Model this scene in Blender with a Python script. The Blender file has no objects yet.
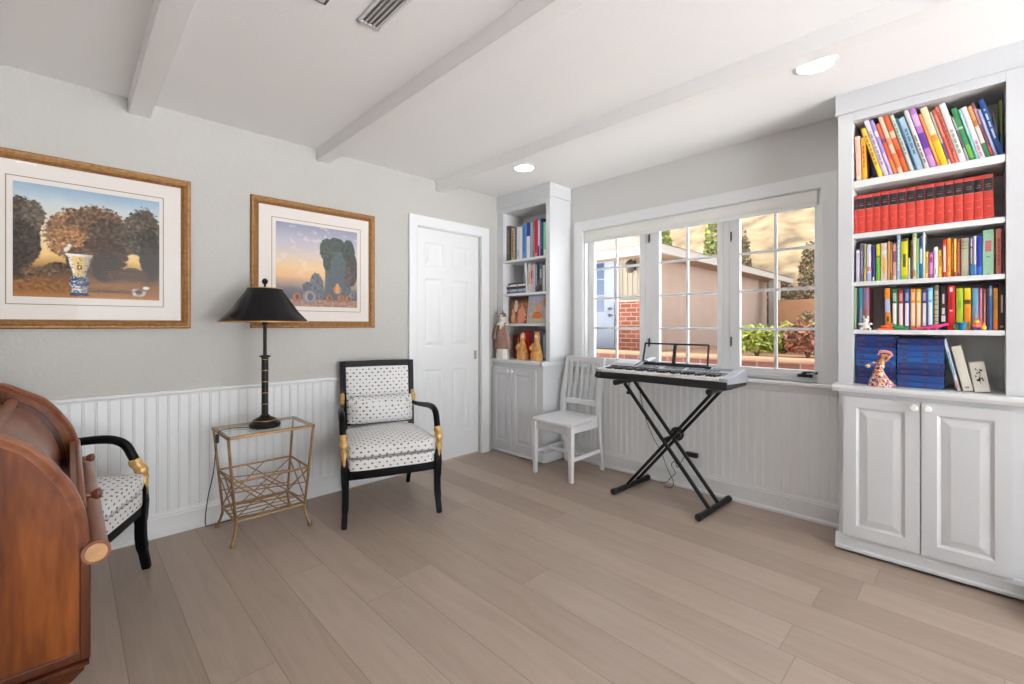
import bpy, bmesh, math, random
from mathutils import Vector, Matrix, noise
C = bpy.context.scene.collection
SC = bpy.context.scene
PI = math.pi
random.seed(7)

# ------------------------------------------------------------------ camera, world, sun, exposure
YAW = math.radians(45.554)
FPX = 451.8
CAM_Z = 1.2
WX, WY = 3.2706, 3.2474          # plane of the window wall (x) and of the picture wall (y)
CEIL = 2.447
cd = bpy.data.cameras.new('camera'); cam = bpy.data.objects.new('camera', cd); C.objects.link(cam)
cam.location = (0, 0, CAM_Z); cam.rotation_euler = (PI/2, 0, YAW - PI/2)
cd.sensor_width = 36; cd.lens = FPX/1024*36; cd.shift_y = -16.5/1024; cd.clip_start = 0.02
SC.camera = cam
SC.view_settings.view_transform = 'Standard'; SC.view_settings.look = 'None'
SC.view_settings.gamma = 1; SC.view_settings.exposure = 0.68
SC.view_settings.use_curve_mapping = False
SC.cycles.max_bounces = 10; SC.cycles.diffuse_bounces = 6; SC.cycles.use_denoising = True
SC.cycles.sample_clamp_indirect = 6

w = bpy.data.worlds.new('sky'); SC.world = w; w.use_nodes = True
wt = w.node_tree; bg = wt.nodes['Background']            # dimmer sky; over-bright lower half added as fill for the ceiling
_tc = wt.nodes.new('ShaderNodeTexCoord'); _sp = wt.nodes.new('ShaderNodeSeparateXYZ'); _rp = wt.nodes.new('ShaderNodeValToRGB'); _mr = wt.nodes.new('ShaderNodeMapRange')
wt.links.new(_tc.outputs['Generated'], _sp.inputs[0]); wt.links.new(_sp.outputs[2], _mr.inputs[0]); _mr.inputs[1].default_value = -.25; _mr.inputs[2].default_value = .15
wt.links.new(_mr.outputs[0], _rp.inputs[0]); _rp.color_ramp.elements[0].color = (.975, .985, 1.0, 1); _rp.color_ramp.elements[1].color = (.105, .112, .12, 1)
wt.links.new(_rp.outputs[0], bg.inputs[0]); bg.inputs[1].default_value = 16.8
sd = bpy.data.lights.new('sun', 'SUN'); sd.energy = 3.4; sd.angle = math.radians(1.0); sd.color = (1, .86, .68)
sun = bpy.data.objects.new('sun', sd); C.objects.link(sun)
sun.rotation_euler = Vector((-0.10, 0.60, 0.80)).to_track_quat('Z', 'Y').to_euler()

# ------------------------------------------------------------------ pixel -> plane (measured from the photograph)
def ray(x, y):
    u = (x-512)/FPX; v = (325.5-y)/FPX
    return Vector((math.cos(YAW)+u*math.sin(YAW), math.sin(YAW)-u*math.cos(YAW), v))
def onX(x, y, c=WX):
    d = ray(x, y); p = d*(c/d.x); return Vector((p.x, p.y, p.z+CAM_Z))
def onY(x, y, c=WY):
    d = ray(x, y); p = d*(c/d.y); return Vector((p.x, p.y, p.z+CAM_Z))
def onZ(x, y, z=0):
    d = ray(x, y); p = d*((z-CAM_Z)/d.z); return Vector((p.x, p.y, p.z+CAM_Z))

# ------------------------------------------------------------------ materials
def lin(c):
    def f(v):
        v /= 255
        return v/12.92 if v <= .04045 else ((v+.055)/1.055)**2.4
    return (f(c[0]), f(c[1]), f(c[2]), 1)
_M = {}
def mat(name, col, rough=.5, metal=0, var=.0, vscale=8, bump=0, bscale=60, spec=.5, stretch=None, coat=0, raw=False):
    if name in _M: return _M[name]
    m = bpy.data.materials.new(name); m.use_nodes = True
    nt = m.node_tree; b = nt.nodes['Principled BSDF']
    c = col if raw else lin(col)
    b.inputs['Base Color'].default_value = c; b.inputs['Roughness'].default_value = rough
    b.inputs['Metallic'].default_value = metal; b.inputs['Specular IOR Level'].default_value = spec
    if coat: b.inputs['Coat Weight'].default_value = coat; b.inputs['Coat Roughness'].default_value = .15
    if var or bump:
        tc = nt.nodes.new('ShaderNodeTexCoord'); mp = nt.nodes.new('ShaderNodeMapping')
        nt.links.new(tc.outputs['Object'], mp.inputs[0])
        if stretch: mp.inputs['Scale'].default_value = stretch
    if var:
        n = nt.nodes.new('ShaderNodeTexNoise'); n.inputs['Scale'].default_value = vscale; n.inputs['Detail'].default_value = 5
        nt.links.new(mp.outputs[0], n.inputs['Vector'])
        r = nt.nodes.new('ShaderNodeValToRGB')
        r.color_ramp.elements[0].position = .3; r.color_ramp.elements[1].position = .7
        r.color_ramp.elements[0].color = tuple(v*(1-var) for v in c[:3])+(1,)
        r.color_ramp.elements[1].color = tuple(min(1, v*(1+var)) for v in c[:3])+(1,)
        nt.links.new(n.outputs['Fac'], r.inputs[0]); nt.links.new(r.outputs[0], b.inputs['Base Color'])
    if bump:
        n2 = nt.nodes.new('ShaderNodeTexNoise'); n2.inputs['Scale'].default_value = bscale; n2.inputs['Detail'].default_value = 3
        nt.links.new(mp.outputs[0], n2.inputs['Vector'])
        bp = nt.nodes.new('ShaderNodeBump'); bp.inputs['Strength'].default_value = bump; bp.inputs['Distance'].default_value = .004
        nt.links.new(n2.outputs['Fac'], bp.inputs['Height']); nt.links.new(bp.outputs[0], b.inputs['Normal'])
    _M[name] = m
    return m
def emis(name, col, s):
    m = bpy.data.materials.new(name); m.use_nodes = True; b = m.node_tree.nodes['Principled BSDF']
    b.inputs['Base Color'].default_value = lin(col); b.inputs['Emission Color'].default_value = lin(col); b.inputs['Emission Strength'].default_value = s
    return m
def nodes_of(name):
    m = bpy.data.materials.new(name); m.use_nodes = True
    return m, m.node_tree, m.node_tree.nodes['Principled BSDF']
def N(nt, typ, **kw):
    n = nt.nodes.new(typ)
    for k, v in kw.items(): setattr(n, k, v)
    return n
def mth(nt, op, a, b=None, c=None):
    n = nt.nodes.new('ShaderNodeMath'); n.operation = op
    for i, v in enumerate((a, b, c)):
        if v is None: continue
        if isinstance(v, (int, float)): n.inputs[i].default_value = v
        else: nt.links.new(v, n.inputs[i])
    return n.outputs[0]

def floor_material():
    m, nt, b = nodes_of('oak_planks')
    tc = N(nt, 'ShaderNodeTexCoord'); sp = N(nt, 'ShaderNodeSeparateXYZ'); nt.links.new(tc.outputs['Object'], sp.inputs[0])
    u = mth(nt, 'DIVIDE', mth(nt, 'SUBTRACT', sp.outputs[0], .145), .193)
    iu = mth(nt, 'FLOOR', u); fu = mth(nt, 'FRACT', u)
    wn = N(nt, 'ShaderNodeTexWhiteNoise', noise_dimensions='1D'); nt.links.new(iu, wn.inputs['W'])
    v = mth(nt, 'ADD', mth(nt, 'DIVIDE', sp.outputs[1], 1.9), mth(nt, 'MULTIPLY', wn.outputs['Value'], 7.3))
    iv = mth(nt, 'FLOOR', v); fv = mth(nt, 'FRACT', v)
    cb = N(nt, 'ShaderNodeCombineXYZ'); nt.links.new(iu, cb.inputs[0]); nt.links.new(iv, cb.inputs[1])
    w2 = N(nt, 'ShaderNodeTexWhiteNoise', noise_dimensions='2D'); nt.links.new(cb.outputs[0], w2.inputs['Vector'])
    # grain: noise stretched along the plank, shifted per plank
    gv = N(nt, 'ShaderNodeCombineXYZ')
    nt.links.new(mth(nt, 'MULTIPLY', sp.outputs[0], 16), gv.inputs[0]); nt.links.new(mth(nt, 'MULTIPLY', sp.outputs[1], 1.6), gv.inputs[1])
    nt.links.new(mth(nt, 'MULTIPLY', w2.outputs['Value'], 40), gv.inputs[2])
    gn = N(nt, 'ShaderNodeTexNoise'); gn.inputs['Scale'].default_value = 1.0; gn.inputs['Detail'].default_value = 7; gn.inputs['Distortion'].default_value = 1.2
    nt.links.new(gv.outputs[0], gn.inputs['Vector'])
    gv2 = N(nt, 'ShaderNodeCombineXYZ')
    nt.links.new(mth(nt, 'MULTIPLY', sp.outputs[0], 150), gv2.inputs[0]); nt.links.new(mth(nt, 'MULTIPLY', sp.outputs[1], 5), gv2.inputs[1])
    nt.links.new(mth(nt, 'MULTIPLY', w2.outputs['Value'], 90), gv2.inputs[2])
    fn = N(nt, 'ShaderNodeTexNoise'); fn.inputs['Scale'].default_value = 1; fn.inputs['Detail'].default_value = 4
    nt.links.new(gv2.outputs[0], fn.inputs['Vector'])
    t = mth(nt, 'ADD', mth(nt, 'MULTIPLY', w2.outputs['Value'], .28), mth(nt, 'ADD', mth(nt, 'MULTIPLY', gn.outputs['Fac'], .5), mth(nt, 'MULTIPLY', fn.outputs['Fac'], .22)))
    rp = N(nt, 'ShaderNodeValToRGB'); e = rp.color_ramp.elements
    e[0].position = .25; e[0].color = lin((147, 130, 116)); e[1].position = .9; e[1].color = lin((180, 164, 150))
    k = rp.color_ramp.elements.new(.55); k.color = lin((164, 147, 134))
    nt.links.new(t, rp.inputs[0])
    # seams
    su = mth(nt, 'LESS_THAN', mth(nt, 'MINIMUM', fu, mth(nt, 'SUBTRACT', 1, fu)), .010)
    sv = mth(nt, 'LESS_THAN', mth(nt, 'MINIMUM', fv, mth(nt, 'SUBTRACT', 1, fv)), .0008)
    s = mth(nt, 'MAXIMUM', su, sv)
    mx = N(nt, 'ShaderNodeMix', data_type='RGBA')
    nt.links.new(mth(nt, 'MULTIPLY', s, .42), mx.inputs[0]); nt.links.new(rp.outputs[0], mx.inputs[6]); mx.inputs[7].default_value = lin((92, 74, 62))
    nt.links.new(mx.outputs[2], b.inputs['Base Color'])
    nt.links.new(mth(nt, 'ADD', .34, mth(nt, 'MULTIPLY', gn.outputs['Fac'], .16)), b.inputs['Roughness'])
    b.inputs['Specular IOR Level'].default_value = .45
    bp = N(nt, 'ShaderNodeBump'); bp.inputs['Strength'].default_value = .25; bp.inputs['Distance'].default_value = .002
    nt.links.new(mth(nt, 'SUBTRACT', mth(nt, 'MULTIPLY', fn.outputs['Fac'], .3), s), bp.inputs['Height']); nt.links.new(bp.outputs[0], b.inputs['Normal'])
    return m

def brick_material(name, c1, c2, cm, sx):
    m, nt, b = nodes_of(name)
    tc = N(nt, 'ShaderNodeTexCoord'); sp = N(nt, 'ShaderNodeSeparateXYZ'); nt.links.new(tc.outputs['Object'], sp.inputs[0])
    cb = N(nt, 'ShaderNodeCombineXYZ'); nt.links.new(sp.outputs[1], cb.inputs[0]); nt.links.new(sp.outputs[2], cb.inputs[1])
    br = N(nt, 'ShaderNodeTexBrick'); nt.links.new(cb.outputs[0], br.inputs['Vector'])
    br.inputs['Color1'].default_value = lin(c1); br.inputs['Color2'].default_value = lin(c2); br.inputs['Mortar'].default_value = lin(cm)
    br.inputs['Scale'].default_value = sx; br.inputs['Mortar Size'].default_value = .02; br.inputs['Brick Width'].default_value = .55; br.inputs['Row Height'].default_value = .2
    nt.links.new(br.outputs['Color'], b.inputs['Base Color']); b.inputs['Roughness'].default_value = .9
    return m

def vcol_material(name, rough=.6):
    m, nt, b = nodes_of(name)
    a = N(nt, 'ShaderNodeAttribute', attribute_name='Col'); nt.links.new(a.outputs['Color'], b.inputs['Base Color'])
    b.inputs['Roughness'].default_value = rough
    return m

def fabric_material():
    # off-white cloth with a half-drop repeat of small dark motifs (face-local UV map 'UVMap' in metres)
    m, nt, b = nodes_of('motif_fabric')
    uv = N(nt, 'ShaderNodeUVMap', uv_map='UVMap'); sp = N(nt, 'ShaderNodeSeparateXYZ'); nt.links.new(uv.outputs[0], sp.inputs[0])
    P = .043
    ru = mth(nt, 'DIVIDE', sp.outputs[1], P*.56); row = mth(nt, 'FLOOR', ru)
    cu = mth(nt, 'ADD', mth(nt, 'DIVIDE', sp.outputs[0], P), mth(nt, 'MULTIPLY', mth(nt, 'MODULO', row, 2), .5))
    fx = mth(nt, 'SUBTRACT', mth(nt, 'FRACT', cu), .5); fy = mth(nt, 'SUBTRACT', mth(nt, 'FRACT', ru), .5)
    cbv = N(nt, 'ShaderNodeCombineXYZ'); nt.links.new(mth(nt, 'FLOOR', cu), cbv.inputs[0]); nt.links.new(row, cbv.inputs[1])
    wn = N(nt, 'ShaderNodeTexWhiteNoise', noise_dimensions='2D'); nt.links.new(cbv.outputs[0], wn.inputs['Vector'])
    d = mth(nt, 'SQRT', mth(nt, 'ADD', mth(nt, 'POWER', mth(nt, 'MULTIPLY', fx, 1.0), 2), mth(nt, 'POWER', mth(nt, 'MULTIPLY', fy, .75), 2)))
    inside = mth(nt, 'LESS_THAN', d, mth(nt, 'ADD', .115, mth(nt, 'MULTIPLY', wn.outputs['Value'], .075)))
    # thin lattice threads between the motifs
    th = mth(nt, 'MULTIPLY', mth(nt, 'LESS_THAN', mth(nt, 'ABSOLUTE', fy), .06), mth(nt, 'GREATER_THAN', mth(nt, 'ABSOLUTE', fx), .3))
    rp = N(nt, 'ShaderNodeMix', data_type='RGBA'); nt.links.new(wn.outputs['Value'], rp.inputs[0])
    rp.inputs[6].default_value = lin((58, 56, 66)); rp.inputs[7].default_value = lin((112, 106, 108))
    m1 = N(nt, 'ShaderNodeMix', data_type='RGBA'); nt.links.new(mth(nt, 'MULTIPLY', th, .12), m1.inputs[0])
    m1.inputs[6].default_value = lin((222, 222, 222)); m1.inputs[7].default_value = lin((120, 118, 116))
    m2 = N(nt, 'ShaderNodeMix', data_type='RGBA'); nt.links.new(inside, m2.inputs[0]); nt.links.new(m1.outputs[2], m2.inputs[6]); nt.links.new(rp.outputs[2], m2.inputs[7])
    nt.links.new(m2.outputs[2], b.inputs['Base Color']); b.inputs['Roughness'].default_value = .9
    return m

def wood_material(name, dark, mid, light, rough=.3, axis='Z'):
    m, nt, b = nodes_of(name)
    tc = N(nt, 'ShaderNodeTexCoord'); mp = N(nt, 'ShaderNodeMapping'); nt.links.new(tc.outputs['Object'], mp.inputs[0])
    mp.inputs['Scale'].default_value = {'Z': (7, 7, 1.1), 'Y': (7, 1.1, 7)}[axis]
    n = N(nt, 'ShaderNodeTexNoise'); n.inputs['Scale'].default_value = 1.6; n.inputs['Detail'].default_value = 8; n.inputs['Distortion'].default_value = 1.0
    nt.links.new(mp.outputs[0], n.inputs['Vector'])
    n2 = N(nt, 'ShaderNodeTexNoise'); n2.inputs['Scale'].default_value = 12; n2.inputs['Detail'].default_value = 5; nt.links.new(mp.outputs[0], n2.inputs['Vector'])
    f = mth(nt, 'ADD', mth(nt, 'MULTIPLY', n.outputs['Fac'], .8), mth(nt, 'MULTIPLY', n2.outputs['Fac'], .25))
    rp = N(nt, 'ShaderNodeValToRGB'); e = rp.color_ramp.elements
    e[0].position = .34; e[0].color = lin(dark); e[1].position = .74; e[1].color = lin(light)
    k = e.new(.53); k.color = lin(mid)
    nt.links.new(f, rp.inputs[0]); nt.links.new(rp.outputs[0], b.inputs['Base Color'])
    b.inputs['Roughness'].default_value = rough; b.inputs['Coat Weight'].default_value = .06; b.inputs['Specular IOR Level'].default_value = .3; b.inputs['Coat Roughness'].default_value = .2
    return m

WHITE = mat('white_paint', (217, 219, 221), .42, var=.01, vscale=3)
CABW = mat('cabinet_paint', (203, 205, 208), .4, var=.01, vscale=3)
WHITE_LIT = mat('white_paint_lit', (229, 231, 233), .42)  # same white paint, lightened to make up for shade under the window
TRIMW = mat('white_trim_paint', (222, 224, 226), .35)
CEILM = mat('ceiling_paint', (240, 240, 240), .85, bump=.25, bscale=90)
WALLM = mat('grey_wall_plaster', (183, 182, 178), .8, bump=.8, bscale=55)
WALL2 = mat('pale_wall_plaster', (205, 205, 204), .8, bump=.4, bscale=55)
BEAMM = mat('beam_paint', (238, 238, 238), .6)
FLOORM = floor_material()
BLACK = mat('black_lacquer', (9, 9, 12), .35, spec=.14)
BLACKM = mat('black_metal', (20, 20, 23), .4, metal=.3)
BPLASTIC = mat('black_plastic', (30, 30, 34), .45)
GOLD = mat('gilded_wood', (208, 170, 108), .42, metal=.6, var=.25, vscale=40)
BRONZE = mat('gilt_iron', (150, 118, 84), .42, metal=.75, var=.2, vscale=30)
FRAMEG = mat('antique_gold_frame', (146, 104, 58), .45, metal=.35, var=.25, vscale=60, bump=.6, bscale=120)
FABRIC = fabric_material()
MATW = mat('mat_board', (220, 214, 209), .9)
MATLINE = mat('mat_bevel_line', (140, 124, 96), .8)
CHROME = mat('nickel', (170, 170, 172), .3, metal=.9)
DARKMET = mat('dark_hinge_metal', (58, 58, 60), .4, metal=.7)
WOODSIDE = wood_material('cherry_wood_panel', (52, 22, 5), (98, 47, 12), (138, 76, 26), .32, 'Z')
WOODROLL = wood_material('cherry_wood_roll', (104, 62, 44), (132, 84, 62), (150, 102, 78), .28, 'Y')
WOODDARK = wood_material('cherry_wood_dark', (44, 18, 8), (70, 32, 15), (92, 46, 24), .3, 'Z')
ENDGRAIN = mat('end_grain_wood', (176, 134, 92), .5, var=.2, vscale=30)
WCHAIR = mat('white_chair_paint', (216, 217, 219), .4)
def glass(name, alpha_tint=(1, 1, 1), ior=1.45):
    m = bpy.data.materials.new(name); m.use_nodes = True; nt = m.node_tree
    nt.nodes.remove(nt.nodes['Principled BSDF']); out = nt.nodes['Material Output']
    t = N(nt, 'ShaderNodeBsdfTransparent'); t.inputs[0].default_value = (*alpha_tint, 1)
    g = N(nt, 'ShaderNodeBsdfGlossy'); g.inputs['Roughness'].default_value = .02
    fr = N(nt, 'ShaderNodeFresnel'); fr.inputs['IOR'].default_value = ior; ge = N(nt, 'ShaderNodeNewGeometry')
    mx = N(nt, 'ShaderNodeMixShader'); nt.links.new(mth(nt, 'MULTIPLY', fr.outputs[0], mth(nt, 'SUBTRACT', 1, ge.outputs['Backfacing'])), mx.inputs[0]); nt.links.new(t.outputs[0], mx.inputs[1]); nt.links.new(g.outputs[0], mx.inputs[2])
    nt.links.new(mx.outputs[0], out.inputs[0])
    return m
GLASS = glass('window_glass', (.99, 1, .99)); GLASS2 = glass('table_glass', (.95, .98, .97)); GLASS3 = glass('picture_glass', (1, 1, 1), 1.22)

# ------------------------------------------------------------------ mesh builder
class MB:
    def __init__(s): s.v = []; s.f = []; s.m = []; s.uv = {}
    def add(s, vs, fs, m=0):
        o = len(s.v); s.v += [tuple(p) for p in vs]
        for f in fs: s.f.append(tuple(i+o for i in f)); s.m.append(m)
    def box(s, x0, x1, y0, y1, z0, z1, m=0):
        if x0 > x1: x0, x1 = x1, x0
        if y0 > y1: y0, y1 = y1, y0
        if z0 > z1: z0, z1 = z1, z0
        s.add([(x0,y0,z0),(x1,y0,z0),(x1,y1,z0),(x0,y1,z0),(x0,y0,z1),(x1,y0,z1),(x1,y1,z1),(x0,y1,z1)],
              [(0,3,2,1),(4,5,6,7),(0,1,5,4),(1,2,6,5),(2,3,7,6),(3,0,4,7)], m)
        return s
    def hexa(s, bot, top, m=0):        # two quads, counter-clockwise seen from above
        s.add(list(bot)+list(top), [(0,3,2,1),(4,5,6,7),(0,1,5,4),(1,2,6,5),(2,3,7,6),(3,0,4,7)], m); return s
    def loft(s, rings, m=0, caps=True, closed=False):
        n = len(rings[0]); o = len(s.v)
        for r in rings: s.v += [tuple(p) for p in r]
        k = len(rings)
        for i in range(k if closed else k-1):
            a = o+i*n; b = o+((i+1) % k)*n
            for j in range(n): s.f.append((a+j, a+(j+1) % n, b+(j+1) % n, b+j)); s.m.append(m)
        if caps and not closed:
            s.f.append(tuple(o+j for j in range(n))[::-1]); s.m.append(m)
            s.f.append(tuple(o+(k-1)*n+j for j in range(n))); s.m.append(m)
        return s
    def sweep(s, pts, size, n=10, square=False, up=(0, 0, 1), m=0, caps=True, closed=False):
        pts = [Vector(p) for p in pts]; k = len(pts)
        if not isinstance(size, list): size = [size]*k
        rings = []; prev = None
        for i, p in enumerate(pts):
            if closed: t = pts[(i+1) % k]-pts[i-1]
            else: t = (pts[min(i+1, k-1)]-pts[max(i-1, 0)])
            t.normalize()
            u = Vector(up) if prev is None else prev
            a = u-t*u.dot(t)
            if a.length < 1e-3: a = Vector((1, 0, 0))-t*t.x
            if a.length < 1e-3: a = Vector((0, 1, 0))-t*t.y
            a.normalize(); b = t.cross(a); prev = a
            sz = size[i]; ra, rb = (sz if isinstance(sz, tuple) else (sz, sz))
            if square: rings.append([p+a*ra+b*rb, p-a*ra+b*rb, p-a*ra-b*rb, p+a*ra-b*rb])
            else: rings.append([p+a*(ra*math.cos(2*PI*j/n))+b*(rb*math.sin(2*PI*j/n)) for j in range(n)])
        return s.loft(rings, m, caps, closed)
    def tube(s, a, b, r, n=10, m=0): return s.sweep([a, b], r, n, m=m)
    def lathe(s, prof, c=(0, 0, 0), n=24, m=0, axis='Z', caps=True):
        rings = []
        for r, z in prof:
            ring = []
            for j in range(n):
                x = r*math.cos(2*PI*j/n); y = r*math.sin(2*PI*j/n)
                ring.append({'Z': (c[0]+x, c[1]+y, c[2]+z), 'Y': (c[0]+y, c[1]+z, c[2]+x), 'X': (c[0]+z, c[1]+x, c[2]+y)}[axis])
            rings.append(ring)
        return s.loft(rings, m, caps)
    def prism(s, poly, axis, a, b, m=0):
        def P(p, t): return {'X': (t, p[0], p[1]), 'Y': (p[0], t, p[1]), 'Z': (p[0], p[1], t)}[axis]
        return s.loft([[P(p, a) for p in poly], [P(p, b) for p in poly]], m)
    def ball(s, c, r, n=12, m=0):
        rx, ry, rz = r if isinstance(r, tuple) else (r, r, r)
        k = max(5, n//2); prof = []
        rings = []
        for i in range(k+1):
            ph = -PI/2+PI*i/k; cr = max(math.cos(ph), .02)
            rings.append([(c[0]+rx*cr*math.cos(2*PI*j/n), c[1]+ry*cr*math.sin(2*PI*j/n), c[2]+rz*math.sin(ph)) for j in range(n)])
        return s.loft(rings, m)
    def build(s, name, mats, parent=None, local=False, bevel=0, seg=2, smooth=35, subsurf=0, uv=False):
        me = bpy.data.meshes.new(name)
        off = Vector((0, 0, 0))
        if parent is not None and not local:
            q = parent
            while q is not None: off += q.location; q = q.parent
        me.from_pydata([tuple(Vector(p)-off) for p in s.v], [], s.f)
        if not isinstance(mats, (list, tuple)): mats = [mats]
        for q in mats: me.materials.append(q)
        if len(mats) > 1:
            for p, i in zip(me.polygons, s.m): p.material_index = i
        bm = bmesh.new(); bm.from_mesh(me); bmesh.ops.recalc_face_normals(bm, faces=bm.faces); bm.to_mesh(me); bm.free()
        if uv:      # box projection in metres
            ul = me.uv_layers.new(name='UVMap')
            for p in me.polygons:
                nx, ny, nz = (abs(c) for c in p.normal)
                for li in p.loop_indices:
                    co = me.vertices[me.loops[li].vertex_index].co
                    ul.data[li].uv = (co.x, co.y) if nz >= max(nx, ny)*.8 else ((co.x, co.z) if ny >= nx else (co.y, co.z))
        if smooth:
            me.shade_smooth(); me.set_sharp_from_angle(angle=math.radians(smooth))
        o = bpy.data.objects.new(name, me); C.objects.link(o)
        if parent is not None: o.parent = parent
        if bevel:
            b = o.modifiers.new('bevel', 'BEVEL'); b.width = bevel; b.segments = seg; b.limit_method = 'ANGLE'; b.angle_limit = math.radians(40)
            b.harden_normals = False
        if subsurf:
            q = o.modifiers.new('subsurf', 'SUBSURF'); q.levels = subsurf; q.render_levels = subsurf
        return o

def thing(name, label, cat, loc=(0, 0, 0), rz=0, group=None):
    o = bpy.data.objects.new(name, None); C.objects.link(o); o.empty_display_size = .05
    o.location = loc; o.rotation_euler = (0, 0, rz); o['label'] = label; o['category'] = cat
    if group: o['group'] = group
    return o
def tag(o, label, cat, group=None):
    o['label'] = label; o['category'] = cat
    if group: o['group'] = group
    return o
def structure(o): o['kind'] = 'structure'; return o
def setting(name):
    o = bpy.data.objects.new(name, None); C.objects.link(o); o['kind'] = 'structure'; return o
def curve_pts(ctrl, n=8):              # Catmull-Rom through control points
    P = [Vector(p) for p in ctrl]; P = [P[0]*2-P[1]]+P+[P[-1]*2-P[-2]]; out = []
    for i in range(1, len(P)-2):
        for k in range(n):
            t = k/n; a, b, c, d = P[i-1], P[i], P[i+1], P[i+2]
            out.append(.5*((2*b)+(c-a)*t+(2*a-5*b+4*c-d)*t*t+(3*b-3*c+d-a)*t**3))
    out.append(P[-2]); return out
def lerp(a, b, t): return a+(b-a)*t

# ================================================================== THE ROOM
RX0, RY0 = -2.3, -3.8                    # the unseen room runs on behind the camera, its depth set for the fill
f = MB().box(RX0, WX+.02, RY0, WY+.2, -.06, 0); structure(f.build('floor', FLOORM, smooth=0))
c = MB().box(RX0, WX+.2, RY0, WY+.2, CEIL, CEIL+.12); structure(c.build('ceiling', CEILM, smooth=0))
DX0, DX1, DZ = 2.075, 2.765, 2.037       # pocket door opening in the picture wall
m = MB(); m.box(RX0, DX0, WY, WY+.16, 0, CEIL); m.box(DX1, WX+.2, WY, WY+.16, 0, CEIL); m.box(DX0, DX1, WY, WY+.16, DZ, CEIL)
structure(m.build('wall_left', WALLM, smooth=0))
OY0, OY1, OZ0, OZ1 = .645, 2.425, .845, 2.035   # window opening
m = MB(); m.box(WX, WX+.16, RY0, OY0, 0, CEIL); m.box(WX, WX+.16, OY1, WY, 0, CEIL); m.box(WX, WX+.16, OY0, OY1, 0, OZ0); m.box(WX, WX+.16, OY0, OY1, OZ1, CEIL)
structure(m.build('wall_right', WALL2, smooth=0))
m = MB().box(RX0-.12, RX0, RY0, WY+.16, 0, CEIL); structure(m.build('added_wall_back', mat('added_wall_paint', (214, 212, 208), .8), smooth=0))  # unseen; added to cut light from the left, pale for bounce
m = MB().box(RX0-.12, .1, RY0-.12, RY0, 0, CEIL); m.box(2.6, WX+.16, RY0-.12, RY0, 0, CEIL); structure(m.build('added_wall_front', WALL2, smooth=0))  # unseen pieces added behind the camera; the gap between them steers the fill
for i, x in enumerate((.232, 1.243, 2.255)):
    structure(MB().box(x, x+.095, RY0, WY, 2.365, CEIL+.01).build('ceiling_beam', BEAMM, bevel=.003))

def bead(axis, a0, a1, at, z0, z1, sgn):
    # beadboard: proud of the wall by 9 mm, a V groove and a small bead every 51 mm
    per = .051; d = .009; prof = []
    x = a0
    while x < a1-1e-6:
        for t, h in ((0, .62), (.003, 1), (.0075, 1), (.0095, .70), (.0115, 1)):
            if x+t < a1: prof.append((x+t, d*h))
        x += per
    prof.append((a1, d))
    poly = [(a0, 0)]+prof+[(a1, 0)]
    mb = MB(); n = len(prof)
    vs = []
    for z in (z0, z1):
        for p, h in prof: vs.append((p, at+sgn*h, z) if axis == 'X' else (at+sgn*h, p, z))
    mb.add(vs, [(i, i+1, n+i+1, n+i) for i in range(n-1)])
    return mb
structure(bead('X', RX0, 2.017, WY, .125, .805, -1).build('wainscot_left', WHITE, smooth=0))
structure(bead('Y', .50, 2.60, WX, .135, .78, -1).build('wainscot_right', WHITE_LIT, smooth=0))
# chair rail and baseboards: extruded profiles (distance from the wall, height)
rail = [(0, .796), (.012, .796), (.014, .803), (.02, .806), (.024, .812), (.024, .820), (.018, .824), (0, .824)]
base = [(0, 0), (.03, 0), (.03, .014), (.024, .02), (.017, .024), (.017, .098), (.019, .104), (.014, .112), (.016, .118), (.011, .126), (.010, .137), (0, .137)]
structure(MB().prism([(WY-d, z) for d, z in rail], 'X', RX0, 2.017).build('trim_1', TRIMW, smooth=20))
structure(MB().prism([(WY-d, z) for d, z in base], 'X', RX0, 2.017).build('baseboard_left', TRIMW, smooth=20))
structure(MB().prism([(WX-d, z*1.04) for d, z in base], 'Y', .50, 2.60).build('baseboard_right', TRIMW, smooth=20))

# ---- pocket door
door = setting('door_1')
def panel_set(mb, x0, x1, z0, z1, rows, cols, P, depth=.008):
    """Face of a panelled door in the plane given by P(u, v, out): stiles and rails stand out, each panel has a raised field."""
    us = sorted({x0, x1}|{u for c in cols for u in c}); vs = sorted({z0, z1}|{v for r in rows for v in r})
    def quadbox(u0, u1, v0, v1, a, b):
        mb.hexa([P(u0, v0, a), P(u1, v0, a), P(u1, v0, b), P(u0, v0, b)], [P(u0, v1, a), P(u1, v1, a), P(u1, v1, b), P(u0, v1, b)])
    for i in range(len(us)-1):
        for j in range(len(vs)-1):
            u, v = (us[i]+us[i+1])/2, (vs[j]+vs[j+1])/2
            hole = any(c[0] < u < c[1] for c in cols) and any(r[0] < v < r[1] for r in rows)
            if not hole: quadbox(us[i], us[i+1], vs[j], vs[j+1], -.001, depth)
    for c in cols:
        for r in rows:
            g = min(.013, (c[1]-c[0])*.1); s2 = min(.034, (c[1]-c[0])*.2)
            def ring(k, o): return [P(c[0]+k, r[0]+k, o), P(c[1]-k, r[0]+k, o), P(c[1]-k, r[1]-k, o), P(c[0]+k, r[1]-k, o)]
            mb.loft([ring(0, depth), ring(g*.5, depth*.45), ring(g, .0012), ring(g*1.15, .0012), ring(g+s2, depth*.85), ring(g+s2+.001, depth*.85)], caps=False)
            mb.add(ring(g+s2+.001, depth*.85), [(0, 1, 2, 3)])
slab = MB(); YD = WY+.035
slab.box(DX0+.002, DX1+.01, YD, YD+.035, .012, DZ-.006)
panel_set(slab, DX0+.002, DX1+.01, .012, DZ-.006, [(.25, .815), (1.02, 1.605), (1.715, 1.915)], [(2.168, 2.355), (2.462, 2.649)], lambda u, v, o: (u, YD-o, v))
structure(slab.build('door_slab', TRIMW, door, smooth=0))
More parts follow.
